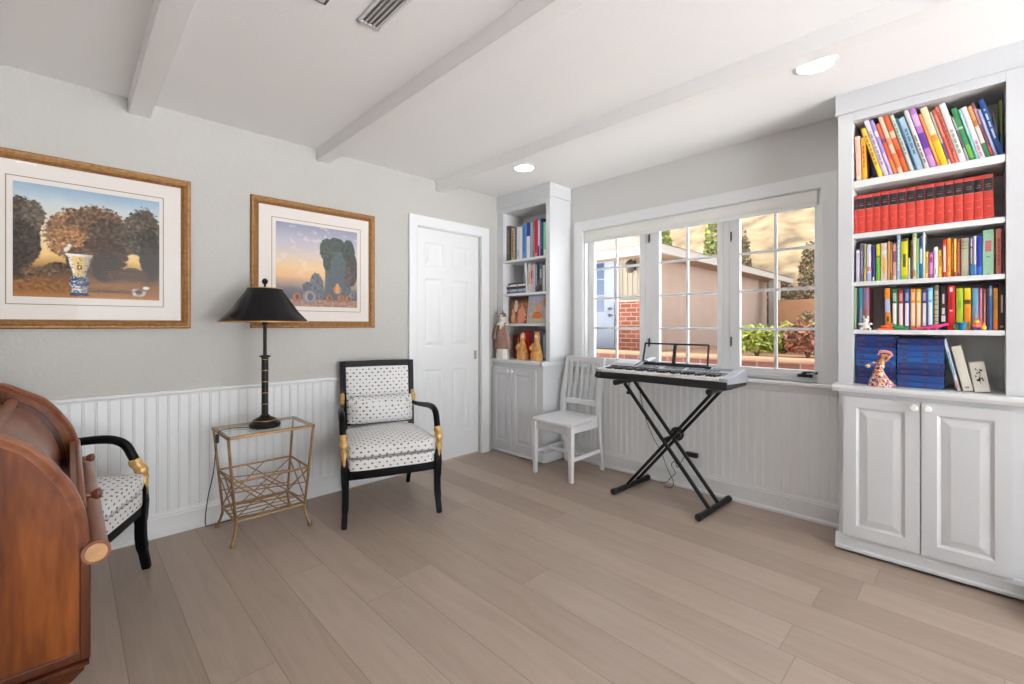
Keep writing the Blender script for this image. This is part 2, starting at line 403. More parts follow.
m = MB(); m.box(2.71, 2.745, YD-.0105, YD-.004, .885, .965)
m.box(2.716, 2.739, YD-.0125, YD-.0095, .892, .958)
structure(m.build('door_pull', CHROME, door, bevel=.002))
def casing(mb, rects, depth): pass
cas = MB()
prof = [(0, 0), (0, .012), (.006, .016), (.03, .017), (.05, .021), (.056, .021), (.0575, .018), (.0575, 0)]
def casing_u(mb, x0, x1, z1, w, P, inner_first=True, bottom=0, thick=1.0, zb=None):
    """Three- or four-sided mitred casing round an opening. P(u, v, out)."""
    pr = [(d*w/.0575, o*thick) for d, o in prof]
    def corner(sx, sz): return [P((x0 if sx < 0 else x1)+sx*d, z1+sz*d, o) for d, o in pr]
    rings = [[P(x0-d, bottom, o) for d, o in pr], corner(-1, 1), corner(1, 1), [P(x1+d, bottom, o) for d, o in pr]]
    mb.loft(rings)
casing_u(cas, DX0, DX1+.012, DZ, .085, lambda u, v, o: (u, WY-o, v))
cas.box(DX0-.004, DX0, WY, WY+.16, 0, DZ); cas.box(DX0, DX1, WY+.0, WY+.03, DZ-.004, DZ)
structure(cas.build('door_casing', TRIMW, door, smooth=20))

# ---- window
win = setting('window_1')
cas = MB(); casing_u(cas, OY0, OY1, OZ1, .088, lambda u, v, o: (WX-o, u, v), bottom=OZ0, thick=1.15)
structure(cas.build('window_casing', TRIMW, win, smooth=20))
st = MB(); st.box(WX-.045, WX+.06, OY0-.10, OY1+.10, OZ0-.022, OZ0)
st.prism([(WX, .775), (WX-.012, .775), (WX-.016, .785), (WX-.016, .81), (WX-.024, .823), (WX, .823)], 'Y', OY0-.085, OY1+.085)
structure(st.build('window_sill', TRIMW, win, bevel=.003))
jb = MB(); j = .018; GX = WX+.062
jb.box(WX-.002, WX+.16, OY0-.001, OY0+j, OZ0, OZ1); jb.box(WX-.002, WX+.16, OY1-j, OY1+.001, OZ0, OZ1)
jb.box(WX-.002, WX+.16, OY0, OY1, OZ1-j, OZ1); jb.box(WX+.04, WX+.16, OY0, OY1, OZ0, OZ0+.03)
for y in (1.822, 1.219): jb.box(GX-.012, WX+.15, y-.022, y+.022, OZ0, OZ1)
structure(jb.build('window_frame', TRIMW, win, bevel=.002))
sashes = [(1.846, 2.404, 1.898, 2.346), (1.243, 1.798, 1.282, 1.728), (.662, 1.195, .690, 1.130)]
for a, b, ga, gb in sashes:
    z0, z1, gz0, gz1 = OZ0+.03, OZ1-j-.002, .918, 1.955
    sa = MB()
    sa.box(GX-.016, GX+.022, a, ga, z0, z1); sa.box(GX-.016, GX+.022, gb, b, z0, z1)
    sa.box(GX-.016, GX+.022, ga, gb, z0, gz0); sa.box(GX-.016, GX+.022, ga, gb, gz1, z1)
    for k in range(1, 4):
        z = lerp(gz0, gz1, k/4); sa.box(GX-.010, GX+.010, ga, gb, z-.009, z+.009)
    ym = (ga+gb)/2; sa.box(GX-.011, GX+.011, ym-.009, ym+.009, gz0, gz1)
    sash = structure(sa.build('window_sash', TRIMW, win, bevel=.0025))
    structure(MB().box(GX+.011, GX+.015, ga-.01, gb+.01, gz0-.01, gz1+.01).build('window_glass', GLASS, win, smooth=0))
hn = MB()
for (x, y) in ((731, 236), (731, 341), (649, 238), (649, 342)):
    p = onX(x, y, GX-.02); hn.box(GX-.022, GX-.012, p.y-.005, p.y+.005, p.z-.03, p.z+.03); hn.box(GX-.028, GX-.018, p.y-.003, p.y+.003, p.z-.04, p.z+.02)
structure(hn.build('window_latch', DARKMET, win, bevel=.002))
p = onX(806, 378, GX-.03); ck = MB()
ck.box(GX-.04, GX-.012, p.y-.035, p.y+.045, OZ0+.03, OZ0+.048); ck.lathe([(.014, 0), (.014, .012), (.009, .016)], (GX-.034, p.y+.01, OZ0+.046), 14)
ck.sweep([(GX-.04, p.y+.01, OZ0+.062), (GX-.05, p.y-.03, OZ0+.064), (GX-.05, p.y-.06, OZ0+.06)], .005, 8); ck.ball((GX-.05, p.y-.062, OZ0+.062), .009)
structure(ck.build('window_crank', DARKMET, win, bevel=.0015))

# roller blind, rolled up under a fabric-covered cassette
bl = thing('roller_blind', 'white rolled-up blind in a long cassette across the top of the window', 'blind', (WX, 1.535, 1.985))
BFAB = mat('blind_fabric', (222, 222, 219), .8, bump=.3, bscale=300)
cs = MB(); bz0, bz1 = 1.945, 2.03
cs.prism([(WX-.004, bz1), (WX+.05, bz1), (WX+.05, bz1-.03), (WX+.004, bz0+.006), (WX-.004, bz0+.006), (WX-.012, bz0+.02), (WX-.012, bz1-.012)], 'Y', OY0+.02, OY1-.02)
cs.build('cassette', BFAB, bl, bevel=.003)
MB().box(WX-.010, WX+.004, OY0+.022, OY1-.022, bz0-.018, bz0+.007).build('bottom_rail', TRIMW, bl, bevel=.004)
MB().box(WX-.012, WX+.03, OY0+.012, OY0+.022, bz0-.004, bz1).build('end_cap', mat('grey_plastic', (176, 176, 176), .5), bl, bevel=.002)

# ---- ceiling lights and register
LENS = emis('lit_lens', (255, 250, 240), 14)
for x, y, lab in ((2.545, .526, 'round lit recessed ceiling light nearest the tall bookcase with red volumes'), (2.565, 2.479, 'round lit recessed ceiling light in front of the narrow corner bookcase')):
    t = thing('recessed_light', lab, 'ceiling light', (x, y, CEIL), 0, 'recessed lights in the ceiling')
    MB().lathe([(.092, 0), (.092, -.004), (.078, -.008), (.074, -.006), (.074, 0)], (x, y, CEIL), 36).build('trim_ring', TRIMW, t)
    MB().lathe([(.074, -.001), (.074, -.0045), (.05, -.0055), (.001, -.006)], (x, y, CEIL), 36).build('lens', LENS, t)
for x, y in ((-.24, 1.43),):             # one more just outside the picture, mirrored in the glass of the left print
    t = thing('recessed_light', 'round lit recessed ceiling light above the roll-top desk, mirrored in the park print', 'ceiling light', (x, y, CEIL), 0, 'recessed lights in the ceiling')
    MB().lathe([(.092, 0), (.092, -.004), (.078, -.008), (.074, -.006), (.074, 0)], (x, y, CEIL), 36).build('trim_ring', TRIMW, t)
    MB().lathe([(.074, -.001), (.074, -.0045), (.05, -.0055), (.001, -.006)], (x, y, CEIL), 36).build('lens', LENS, t)
t = thing('ceiling_register', 'white louvred air register in the ceiling between the first two beams', 'vent', (.885, 1.55, CEIL))
m = MB(); x0, x1, y0, y1 = .835, .935, 1.32, 1.755
m.box(x0, x0+.014, y0, y1, CEIL-.008, CEIL); m.box(x1-.014, x1, y0, y1, CEIL-.008, CEIL); m.box(x0, x1, y1-.014, y1, CEIL-.008, CEIL); m.box(x0, x1, y0, y0+.014, CEIL-.008, CEIL)
m.build('register_frame', TRIMW, t, bevel=.002)
m = MB()
for k in range(4):
    xx = x0+.022+k*.018; m.hexa([(xx, y0+.014, CEIL-.012), (xx+.014, y0+.014, CEIL-.003), (xx+.014, y1-.014, CEIL-.003), (xx, y1-.014, CEIL-.012)], [(xx, y0+.014, CEIL-.0105), (xx+.014, y0+.014, CEIL-.0015), (xx+.014, y1-.014, CEIL-.0015), (xx, y1-.014, CEIL-.0105)])
m.build('louvres', mat('louvre_grey', (190, 190, 190), .5), t, smooth=0)
MB().box(x0+.01, x1-.01, y0+.01, y1-.01, CEIL-.001, CEIL+.004).build('duct', mat('duct_dark', (165, 165, 165), .8), t, smooth=0)
t = thing('attic_hatch', 'white square hatch panel set in the ceiling beside the air register', 'hatch', (.6, 1.5, CEIL))
MB().box(.50, .70, 1.33, 1.75, CEIL-.008, CEIL).build('panel', TRIMW, t, bevel=.002)
m = MB(); 
for a in ((.488, .50, 1.318, 1.762), (.70, .712, 1.318, 1.762), (.50, .70, 1.318, 1.33), (.50, .70, 1.75, 1.762)): m.box(*a, CEIL-.003, CEIL)
m.build('gasket', mat('dark_gasket', (90, 90, 90), .7), t, smooth=0)

# ================================================================== FITTED BOOKCASES
KNOB = mat('white_ceramic', (238, 238, 236), .25)
def knob(parent, x, y, z):
    MB().lathe([(.006, 0), (.006, -.010), (.015, -.016), (.017, -.022), (.013, -.029), (.002, -.031)], (x, y, z), 18, axis='X').build('knob', KNOB, parent)
def base_cabinet(name, label, y0, y1, fx, doors, doorz, ctz):
    cab = thing(name, label, 'cabinet', (fx, (y0+y1)/2, 0))
    MB().box(fx, WX-.012, y0, y1, .035, ctz-.036).build('carcass', CABW, cab, bevel=.002)
    pl = [(0, 0), (.022, 0), (.022, .012), (.014, .02), (.014, .055), (.010, .062), (.004, .075), (0, .078)]
    mb = MB(); mb.prism([(fx-d, z+.016) for d, z in pl], 'Y', y0-.012, y1+.012); mb.box(fx, WX-.035, y0-.012, y0, .016, .09); mb.box(fx, WX-.035, y1, min(y1+.012, WY), .016, .09)
    mb.box(fx+.03, WX-.035, y0, y1, 0, .04)
    mb.build('plinth', CABW, cab, smooth=20)
    for a, b, ks in doors:
        d = MB(); X = fx-.012
        d.box(X, fx-.001, a, b, doorz[0], doorz[1])
        wd = b-a; s = .055
        panel_set(d, a, b, doorz[0], doorz[1], [(doorz[0]+s*1.05, doorz[1]-s*.95)], [(a+s, b-s)], lambda u, v, o: (X-o, u, v), .009)
        dr = d.build('door', CABW, cab, bevel=0, smooth=0)
        knob(dr, X-.009, (b-.022 if ks > 0 else a+.022), doorz[1]-.024)
    return cab
def counter(label, y0, y1, fx, z):
    pf = [(WX, z), (fx+.004, z), (fx, z-.004), (fx, z-.018), (fx+.006, z-.028), (fx+.012, z-.036), (WX, z-.036)]
    o = MB().prism(pf, 'Y', y0, y1).build('countertop', TRIMW, None, bevel=.0015, smooth=20)
    return tag(o, label, 'countertop')
UX = 2.985
def hutch(name, label, y0, y1, o0, o1, shelves, ctz, top):
    h = thing(name, label, 'bookcase', (UX, (y0+y1)/2, ctz))
    b = MB()
    b.box(UX, UX+.022, y0, o0, ctz, top+.05); b.box(UX, UX+.022, o1, y1, ctz, top+.05); b.box(UX, UX+.022, o0, o1, top, top+.05)
    b.build('face_frame', CABW, h, bevel=.0015)
    MB().box(UX+.022, WX-.012, y0, y0+.018, ctz, CEIL-.002).build('side_panel', CABW, h, bevel=.001)
    MB().box(UX+.022, WX-.012, y1-.018, y1, ctz, CEIL-.002).build('side_panel', CABW, h, bevel=.001)
    lin_ = MB(); lin_.box(UX+.022, WX-.012, o0-.012, o0, ctz, top+.012); lin_.box(UX+.022, WX-.012, o1, o1+.012, ctz, top+.012); lin_.box(UX+.022, WX-.012, o0, o1, top, top+.012)
    lin_.build('lining', WHITE, h, smooth=0)
    MB().box(WX-.012, WX-.002, y0, y1, ctz, CEIL-.002).build('back_panel', WHITE, h, smooth=0)
    fr = MB(); fr.box(UX-.012, UX+.03, y0-.010, y1+.010 if y1+.01 < WY else y1, top+.052, CEIL); fr.box(UX-.016, UX+.02, y0-.014, y1+.014 if y1+.014 < WY else y1, top+.044, top+.054)
    fr.box(UX+.03, WX-.002, y0-.010, y0+.004, top+.052, CEIL)
    if y1+.01 < WY: fr.box(UX+.03, WX-.002, y1-.004, y1+.010, top+.052, CEIL)
    fr.build('frieze', CABW, h, bevel=.002)
    for z0, z1 in shelves: MB().box(UX+.003, WX-.013, o0+.001, o1-.001, z0, z1).build('shelf', TRIMW, h, bevel=.0015)
    return h
RC, LC = .887, .885
base_cabinet('base_cabinet', 'white two-door base cabinet under the tall bookcase with red volumes', -.30, .505, 2.958, [(.178, .482, -1), (-.124, .173, 1)], (.092, .826), RC)
counter('white moulded countertop between the tall bookcase and its base cabinet', -.32, .528, 2.922, RC)
hutch('bookcase', 'tall white built-in bookcase packed with colourful books and red volumes', -.30, .512, -.104, .447, [(1.932, 1.968), (1.662, 1.688), (1.409, 1.432), (1.155, 1.178)], RC, 2.291)
LCX = 2.925
base_cabinet('base_cabinet', 'white two-door base cabinet in the corner beside the white wooden chair', 2.60, WY-.001, LCX, [(2.975, 3.236, -1), (2.672, 2.97, 1)], (.065, .805), LC)
counter('white countertop in the corner under the narrow bookcase with the doll', 2.585, WY-.001, 2.89, LC)
hutch('bookcase', 'narrow white built-in bookcase in the corner beside the panelled door', 2.571, WY-.001, 2.62, 3.165, [(1.797, 1.818), (1.480, 1.502), (1.196, 1.218)], LC, 2.276)
m = MB().box(2.75, 2.93, -.34, -.16, 0, .11); structure(m.build('trim_2', TRIMW, bevel=.004))

# ================================================================== FRAMED PRINTS
def fbm(x, y, s=0):
    v = 0; a = .5; fq = 1
    for k in range(5):
        v += a*noise.noise(Vector((x*fq, y*fq, s+k*7.1))); a *= .55; fq *= 2.05
    return v
def mixc(a, b, t):
    t = max(0, min(1, t)); return tuple(a[i]+(b[i]-a[i])*t for i in range(3))
def sstep(a, b, x):
    t = max(0, min(1, (x-a)/(b-a))); return t*t*(3-2*t)
def grad(stops, t):
    for (a, ca), (b, cb) in zip(stops, stops[1:]):
        if t <= b: return mixc(ca, cb, (t-a)/(b-a))
    return stops[-1][1]
def park_colour(u, v):                 # u right, v up, both 0..1: evening park with dark trees and a blue-and-white vase
    n = fbm(u*9, v*9, 3); n2 = fbm(u*34, v*34, 9); n3 = fbm(u*70, v*70, 4)
    c = grad([(0, (164, 110, 54)), (.10, (128, 82, 42)), (.24, (96, 68, 44)), (.30, (176, 132, 74)), (.38, (232, 196, 124)), (.48, (232, 208, 160)), (.66, (222, 212, 194)), (.84, (196, 206, 208)), (1, (138, 166, 192))], v+n*.03)
    ed = n*.35+n2*.55+n3*.25
    def tree(cx, cy, rx, ry, col, rag=1.0):
        nonlocal c
        d = math.hypot((u-cx)/rx, (v-cy)/ry)+ed*.42*rag
        c = mixc(c, tuple(k*(1+1.1*n2+.7*n3+.3*n) for k in col), sstep(1.04, .93, d))
    tree(.44, .58, .26, .25, (132, 96, 66)); tree(.54, .64, .24, .23, (104, 78, 58)); tree(.34, .52, .14, .14, (150, 108, 70)); tree(.66, .58, .20, .18, (78, 64, 54)); tree(.58, .40, .17, .20, (70, 50, 38)); tree(.44, .36, .12, .12, (86, 60, 42))
    tree(.60, .30, .10, .16, (50, 36, 28), .6)
    tree(.04, .62, .12, .26, (64, 54, 46)); tree(.12, .72, .08, .13, (86, 76, 64)); tree(.07, .46, .10, .2, (54, 44, 36)); tree(.03, .24, .07, .18, (54, 42, 34), .7)
    tree(.88, .66, .14, .25, (74, 66, 56)); tree(.93, .44, .09, .28, (54, 46, 40)); tree(.80, .74, .08, .09, (92, 82, 70)); tree(.90, .24, .03, .16, (46, 36, 30), .5)
    tree(.28, .26, .10, .06, (82, 62, 42)); tree(.80, .24, .12, .07, (78, 58, 42)); tree(.16, .22, .13, .05, (96, 72, 48)); tree(.66, .23, .08, .05, (70, 50, 36))
    if v < .2: c = mixc(c, (132+90*n2, 86+60*n2, 42+20*n2), sstep(.2, .12, v+n*.1))
    if v < .07: c = mixc(c, (168, 110, 52), sstep(.07, .0, v+n2*.06))
    if .46 < u < .82: c = mixc(c, (74, 48, 32), .75*sstep(.020, .006, abs(v-.075+.015*(u-.46))))
    c = tuple(k*.97+5 for k in c)
    vx = u-.415
    if .02 < v < .405:
        r = .066-.012*sstep(.03, .06, v) if v < .10 else (.052+.016*math.sin((v-.10)/.10*PI) if v < .20 else lerp(.042, .072, sstep(.20, .36, v))+.022*sstep(.36, .405, v))
        if abs(vx) < r:
            pat = fbm(u*70, v*70, 2)
            if v < .05: base = (52, 66, 104)
            elif v < .11: base = (206, 206, 204) if pat > -.05 else (64, 80, 122)
            elif v < .20: base = (50, 64, 100) if pat > -.10 else (186, 194, 206)
            elif v > .385: base = (228, 228, 224)
            else:
                base = (222, 194, 128)
                if abs(vx) > r*.66: base = (232, 226, 212) if pat > -.1 else (96, 104, 130)
                if abs(math.hypot(vx, (v-.285)*.8)-.014) < .005: base = (84, 74, 66)
                elif abs(vx) < .016 and pat > .08: base = (110, 96, 82)
            c = tuple(k*(1.02-.32*max(0, vx/r)) for k in base)
    if math.hypot((u-.33)/.020, (v-.445-.6*(u-.33))/.022) < 1 or math.hypot((u-.349)/.013, (v-.478)/.015) < 1: c = (220, 220, 214)
    if abs((u-.305)-(v-.405)*.5) < .008 and .385 < v < .425: c = (120, 110, 104)
    d = math.hypot((u-.84)/.055, (v-.075)/.046)
    if d < 1 and v < .10-.25*(u-.84):
        c = mixc((214, 208, 198), (110, 106, 108), .4+1.2*n2)
        if d < .5: c = (84, 62, 48)
    if math.hypot((u-.895)/.026, (v-.118)/.016) < 1: c = (212, 208, 198)
    return c
def sunset_colour(u, v):               # sunset plain, a tall leafy pillar of trees, a row of copper pots in front
    n = fbm(u*8, v*14, 5); n2 = fbm(u*32, v*32, 1)
    c = grad([(0, (150, 122, 108)), (.08, (168, 134, 112)), (.1, (92, 92, 104)), (.2, (110, 108, 118)), (.26, (160, 140, 130)), (.36, (222, 178, 132)), (.48, (224, 192, 150)), (.62, (206, 192, 180)), (.8, (178, 176, 190)), (1, (140, 142, 164))], v+.02*n)
    c = mixc(c, (232, 214, 190), .5*sstep(.12, .3, n)*sstep(.3, .5, v))
    ed = n2*.10+fbm(u*14, v*14, 8)*.12
    def blob(cx, cy, rx, ry, col):
        nonlocal c
        d = math.hypot((u-cx)/rx, (v-cy)/ry)+ed
        c = mixc(c, tuple(k*(1+.5*n2) for k in col), sstep(1.05, .95, d))
    blob(.47, .28, .08, .14, (104, 106, 116)); blob(.36, .24, .06, .06, (96, 98, 106))
    if .57 < u < .92 and v > .09: c = mixc(c, tuple(k*(1+.25*n2) for k in (92, 100, 106)), sstep(.80+.1*n2, .74+.1*n2, v)*sstep(.565, .59, u)*sstep(.93, .9, u))
    blob(.60, .72, .09, .15, (80, 90, 84)); blob(.72, .80, .12, .09, (76, 86, 82)); blob(.88, .74, .09, .14, (72, 82, 78)); blob(.60, .56, .05, .1, (78, 86, 80))
    blob(.93, .5, .08, .22, (84, 80, 80)); blob(.88, .40, .05, .14, (96, 88, 84))
    if v < .085: c = mixc((176, 140, 116), (142, 112, 100), .5+n2*2)
    def pot(cx, cy, r, col, dk):
        nonlocal c
        d = math.hypot((u-cx)/r, (v-cy)/(r*1.0))
        if d < 1:
            c = tuple(k*(1.12-.45*d) for k in col)
            if math.hypot((u-cx-.1*r)/(r*.45), (v-cy)/(r*.55)) < 1: c = dk
    pot(.235, .115, .055, (196, 140, 108), (104, 72, 66)); pot(.385, .12, .085, (176, 170, 172), (100, 98, 108)); pot(.52, .13, .035, (150, 150, 160), (90, 90, 100))
    pot(.63, .115, .045, (192, 134, 98), (120, 80, 62)); pot(.78, .12, .05, (200, 140, 100), (150, 96, 66)); pot(.885, .115, .05, (198, 142, 110), (120, 84, 70)); pot(.93, .16, .04, (160, 166, 172), (90, 96, 104))
    if math.hypot((u-.735)/.055, (v-.225)/.05) < 1 or math.hypot((u-.735)/.02, (v-.285)/.02) < 1: c = tuple(k*(1-.3*abs(u-.735)/.055) for k in (222, 160, 108))
    return c
def framed_print(label, ox0, ox1, oz0, oz1, fw, line, pr, fn, nu, nv):
    t = thing('framed_print', label, 'picture', ((ox0+ox1)/2, WY, oz0), 0, 'gold-framed prints on the picture wall')
    pf = [(0, .002), (0, .022), (.006, .028), (.016, .026), (.022, .030), (.032, .026), (.038, .018), (.0465, .013), (.0465, .002)]
    rings = []
    for sx, sz in ((0, 0), (1, 0), (1, 1), (0, 1)):
        rings.append([((ox1-d if sx else ox0+d), WY-o, (oz1-d if sz else oz0+d)) for d, o in pf])
    fr = MB().loft(rings, caps=False, closed=True).build('frame', FRAMEG, t, smooth=25)
    ins = fw-.004
    m = MB(); m.box(ox0+ins, ox1-ins, WY-.009, WY-.004, oz0+ins, oz1-ins)
    mt = m.build('mat_board', MATW, t, smooth=0)
    l = MB(); a, b, c0, d0 = line
    for r in ((a, b, c0, c0+.004), (a, b, d0-.004, d0), (a, a+.004, c0, d0), (b-.004, b, c0, d0)): l.box(r[0], r[1], WY-.0098, WY-.0088, r[2], r[3])
    l.build('bevel_line', MATLINE, mt, smooth=0)
    a, b, c0, d0 = pr; me = bpy.data.meshes.new('print'); vs = []; fs = []; cols = []
    for j_ in range(nv+1):
        for i_ in range(nu+1):
            u, v = i_/nu, j_/nv; vs.append((lerp(a, b, u)-t.location.x, -.0105, lerp(c0, d0, v)-oz0)); cols.append(lin([max(0, min(255, k)) for k in fn(u, v)]))
    for j_ in range(nv):
        for i_ in range(nu): q = j_*(nu+1)+i_; fs.append((q, q+1, q+nu+2, q+nu+1))
    me.from_pydata(vs, [], fs); ca = me.color_attributes.new('Col', 'FLOAT_COLOR', 'POINT')
    ca.data.foreach_set('color', [k for c_ in cols for k in c_]); me.materials.append(PRINTM)
    o = bpy.data.objects.new('print', me); C.objects.link(o); o.parent = t
    MB().box(ox0+ins, ox1-ins, WY-.0145, WY-.0125, oz0+ins, oz1-ins).build('picture_glass', GLASS3, t, smooth=0)
PRINTM = vcol_material('print_ink', .7)
framed_print('gold-framed park print with a blue-and-white vase, left of the lamp', -.344, .513, 1.183, 2.047, .047, (-.218, .387, 1.303, 1.928), (-.193, .367, 1.342, 1.900), park_colour, 230, 230)
framed_print('gold-framed sunset print with copper pots and leafy pillar, behind the lamp shade', .830, 1.684, 1.183, 2.041, .047, (.954, 1.573, 1.299, 1.922), (.980, 1.545, 1.332, 1.896), sunset_colour, 200, 200)

# ================================================================== GILT SIDE TABLE, LAMP
tb = thing('side_table', 'gilt iron side table with glass top and woven-rod magazine rack below', 'table', (.83, 2.97, 0))
TX0, TX1, TY0, TY1, TZ = .602, 1.066, 2.79, 3.15, .60
m = MB(); r = .008
m.box(TX0, TX1, TY0, TY0+.018, TZ-.016, TZ); m.box(TX0, TX1, TY1-.018, TY1, TZ-.016, TZ); m.box(TX0, TX0+.018, TY0, TY1, TZ-.016, TZ); m.box(TX1-.018, TX1, TY0, TY1, TZ-.016, TZ)
m.build('top_frame', BRONZE, tb, bevel=.002)
MB().box(TX0+.014, TX1-.014, TY0+.014, TY1-.014, TZ-.007, TZ).build('glass_top', GLASS2, tb, smooth=0)
def tleg(sx, sy):
    X = (TX0+.009 if sx < 0 else TX1-.009); Y = (TY0+.009 if sy < 0 else TY1-.009)
    ix = -sx; iy = -sy
    return [(X, Y, TZ-.012), (X+ix*.022, Y+iy*.012, .33), (X+ix*.040, Y+iy*.022, .13), (X+ix*.036, Y+iy*.018, .07), (X+ix*.018, Y+iy*.0, .012)]
corner = {}
for sx in (-1, 1):
    for sy in (-1, 1):
        P = tleg(sx, sy); corner[sx, sy] = P
        mb = MB(); mb.sweep(curve_pts(P, 6), .0075, 8); mb.lathe([(.008, 0), (.013, .002), (.013, .012), (.008, .02)], (P[-1][0], P[-1][1], 0), 12)
        mb.build('leg', BRONZE, tb)
def lv(sx, sy, z):
    P = corner[sx, sy]
    for a, b in zip(P, P[1:]):
        if b[2] <= z <= a[2]: t_ = (a[2]-z)/(a[2]-b[2]); return Vector((lerp(a[0], b[0], t_), lerp(a[1], b[1], t_), z))
for z in (.345, .125):
    mb = MB(); q = [lv(-1, -1, z), lv(1, -1, z), lv(1, 1, z), lv(-1, 1, z)]
    for a, b in zip(q, q[1:]+q[:1]): mb.tube(a, b, .0065, 8)
    mb.build('rail', BRONZE, tb)
mb = MB()
for k in range(5):
    t_ = (k+.5)/5; a = lv(-1, -1, .125).lerp(lv(-1, 1, .125), t_); b = lv(1, -1, .125).lerp(lv(1, 1, .125), t_); mb.tube(a, b, .0035, 6)
mb.build('rack_floor', BRONZE, tb)
mb = MB()
def lat(s1, s2, rods):
    for u0, v0, u1, v1 in rods:
        def Pp(u, v): return lv(*s1, .125).lerp(lv(*s2, .125), u).lerp(lv(*s1, .345).lerp(lv(*s2, .345), u), v)
        mb.tube(Pp(u0, v0), Pp(u1, v1), .0036, 6)
for s1, s2 in (((-1, -1), (1, -1)), ((-1, 1), (1, 1))):
    lat(s1, s2, [(0, 1, .62, 0), (0, .45, 1, .25), (0, .08, .62, 1), (.28, 0, 1, .95), (.36, 1, 1, .12), (0, .75, 1, .6), (.55, .4, .8, 0)])
for s1, s2 in (((-1, -1), (-1, 1)), ((1, -1), (1, 1))):
    lat(s1, s2, [(0, 1, 1, 0), (0, .1, 1, .9), (0, .5, .55, 1)])
mb.build('lattice', BRONZE, tb)

LX, LY = onZ(263, 421, TZ).x, onZ(263, 421, TZ).y+.02
LY = 2.945; LX = .832
lamp = thing('table_lamp', 'black column table lamp with black tole shade on the gilt table', 'lamp', (LX, LY, TZ+.0006))
DARKB = mat('dark_bronze', (24, 21, 20), .38, metal=.2, var=.2, vscale=30, spec=.3)
BRASS = mat('aged_brass', (190, 150, 92), .4, metal=.6)
MB().lathe([(.080, 0), (.084, .006), (.084, .020), (.077, .028), (.068, .031), (.066, .040), (.050, .050), (.034, .058), (.026, .064), (.024, .07)], (LX, LY, TZ), 36).build('base', DARKB, lamp)
col = [(.0185, .068)]
for k in range(5):
    z = .075+k*.066
    col += [(.0185, z), (.018, z+.058), (.021, z+.059), (.021, z+.064), (.018, z+.0655)]
col += [(.0175, .41), (.030, .414), (.030, .420), (.018, .424)]
MB().lathe(col, (LX, LY, TZ), 24).build('column', DARKB, lamp)
rg = MB()
for k in range(5): z = .075+k*.066; rg.lathe([(.018, z+.0595), (.0215, z+.0595), (.0215, z+.0625), (.018, z+.0625)], (LX, LY, TZ), 24)
rg.lathe([(.06, .0405), (.0665, .0405), (.0665, .0435), (.06, .0435)], (LX, LY, TZ), 30)
rg.build('gilt_bands', BRASS, lamp)
MB().lathe([(.010, .424), (.010, .60), (.016, .602), (.016, .66), (.006, .664), (.005, .83)], (LX, LY, TZ), 16).build('stem', DARKB, lamp)
SB, ST, SR0, SR1 = .620, .820, .236, .092
MB().lathe([(SR0, SB), (SR0-.002, SB+.006), (.180, .686), (SR1+.012, ST-.022), (SR1, ST), (SR1-.003, ST), (SR1+.008, ST-.022), (.176, .686), (SR0-.006, SB+.006), (SR0-.004, SB)], (LX, LY, TZ), 56, caps=False).build('lamp_shade', [mat('black_tole', (13, 13, 18), .25, spec=.3, coat=.1)], lamp)
m = MB()
for rr, z in ((SR0, SB+.002), (SR1, ST)):
    m.sweep([(LX+rr*math.cos(2*PI*k/48), LY+rr*math.sin(2*PI*k/48), TZ+z) for k in range(48)], .0032, 6, closed=True)
m.build('shade_trim', BRASS, lamp)
m = MB()
for k in range(3): a = k*2*PI/3; m.tube((LX, LY, TZ+ST-.008), (LX+(SR1-.002)*math.cos(a), LY+(SR1-.002)*math.sin(a), TZ+ST-.004), .003, 6)
m.build('shade_spider', DARKB, lamp)
MB().lathe([(.005, .822), (.007, .832), (.005, .842), (.011, .848), (.0165, .858), (.0165, .866), (.011, .876), (.003, .880)], (LX, LY, TZ), 18).build('finial', DARKB, lamp)
cx = [(LX-.08, LY+.02, TZ+.006), (LX-.15, LY+.06, TZ+.005), (LX-.215, LY+.03, TZ+.008), (TX0-.008, 2.93, TZ+.006), (TX0-.016, 2.93, TZ-.03), (TX0-.022, 2.935, .50), (TX0-.03, 2.95, .38), (TX0-.045, 3.0, .24), (TX0-.045, 3.07, .10), (TX0-.03, 3.13, .03), (TX0+.0, 3.19, .006), (TX0+.2, 3.20, .005)]
cord = MB().sweep(curve_pts(cx, 6), .0028, 6).build('cord', BPLASTIC, lamp)
MB().box(TX0-.026, TX0-.008, 2.915, 2.945, TZ-.05, TZ-.002).build('inline_switch', BPLASTIC, cord, bevel=.005)

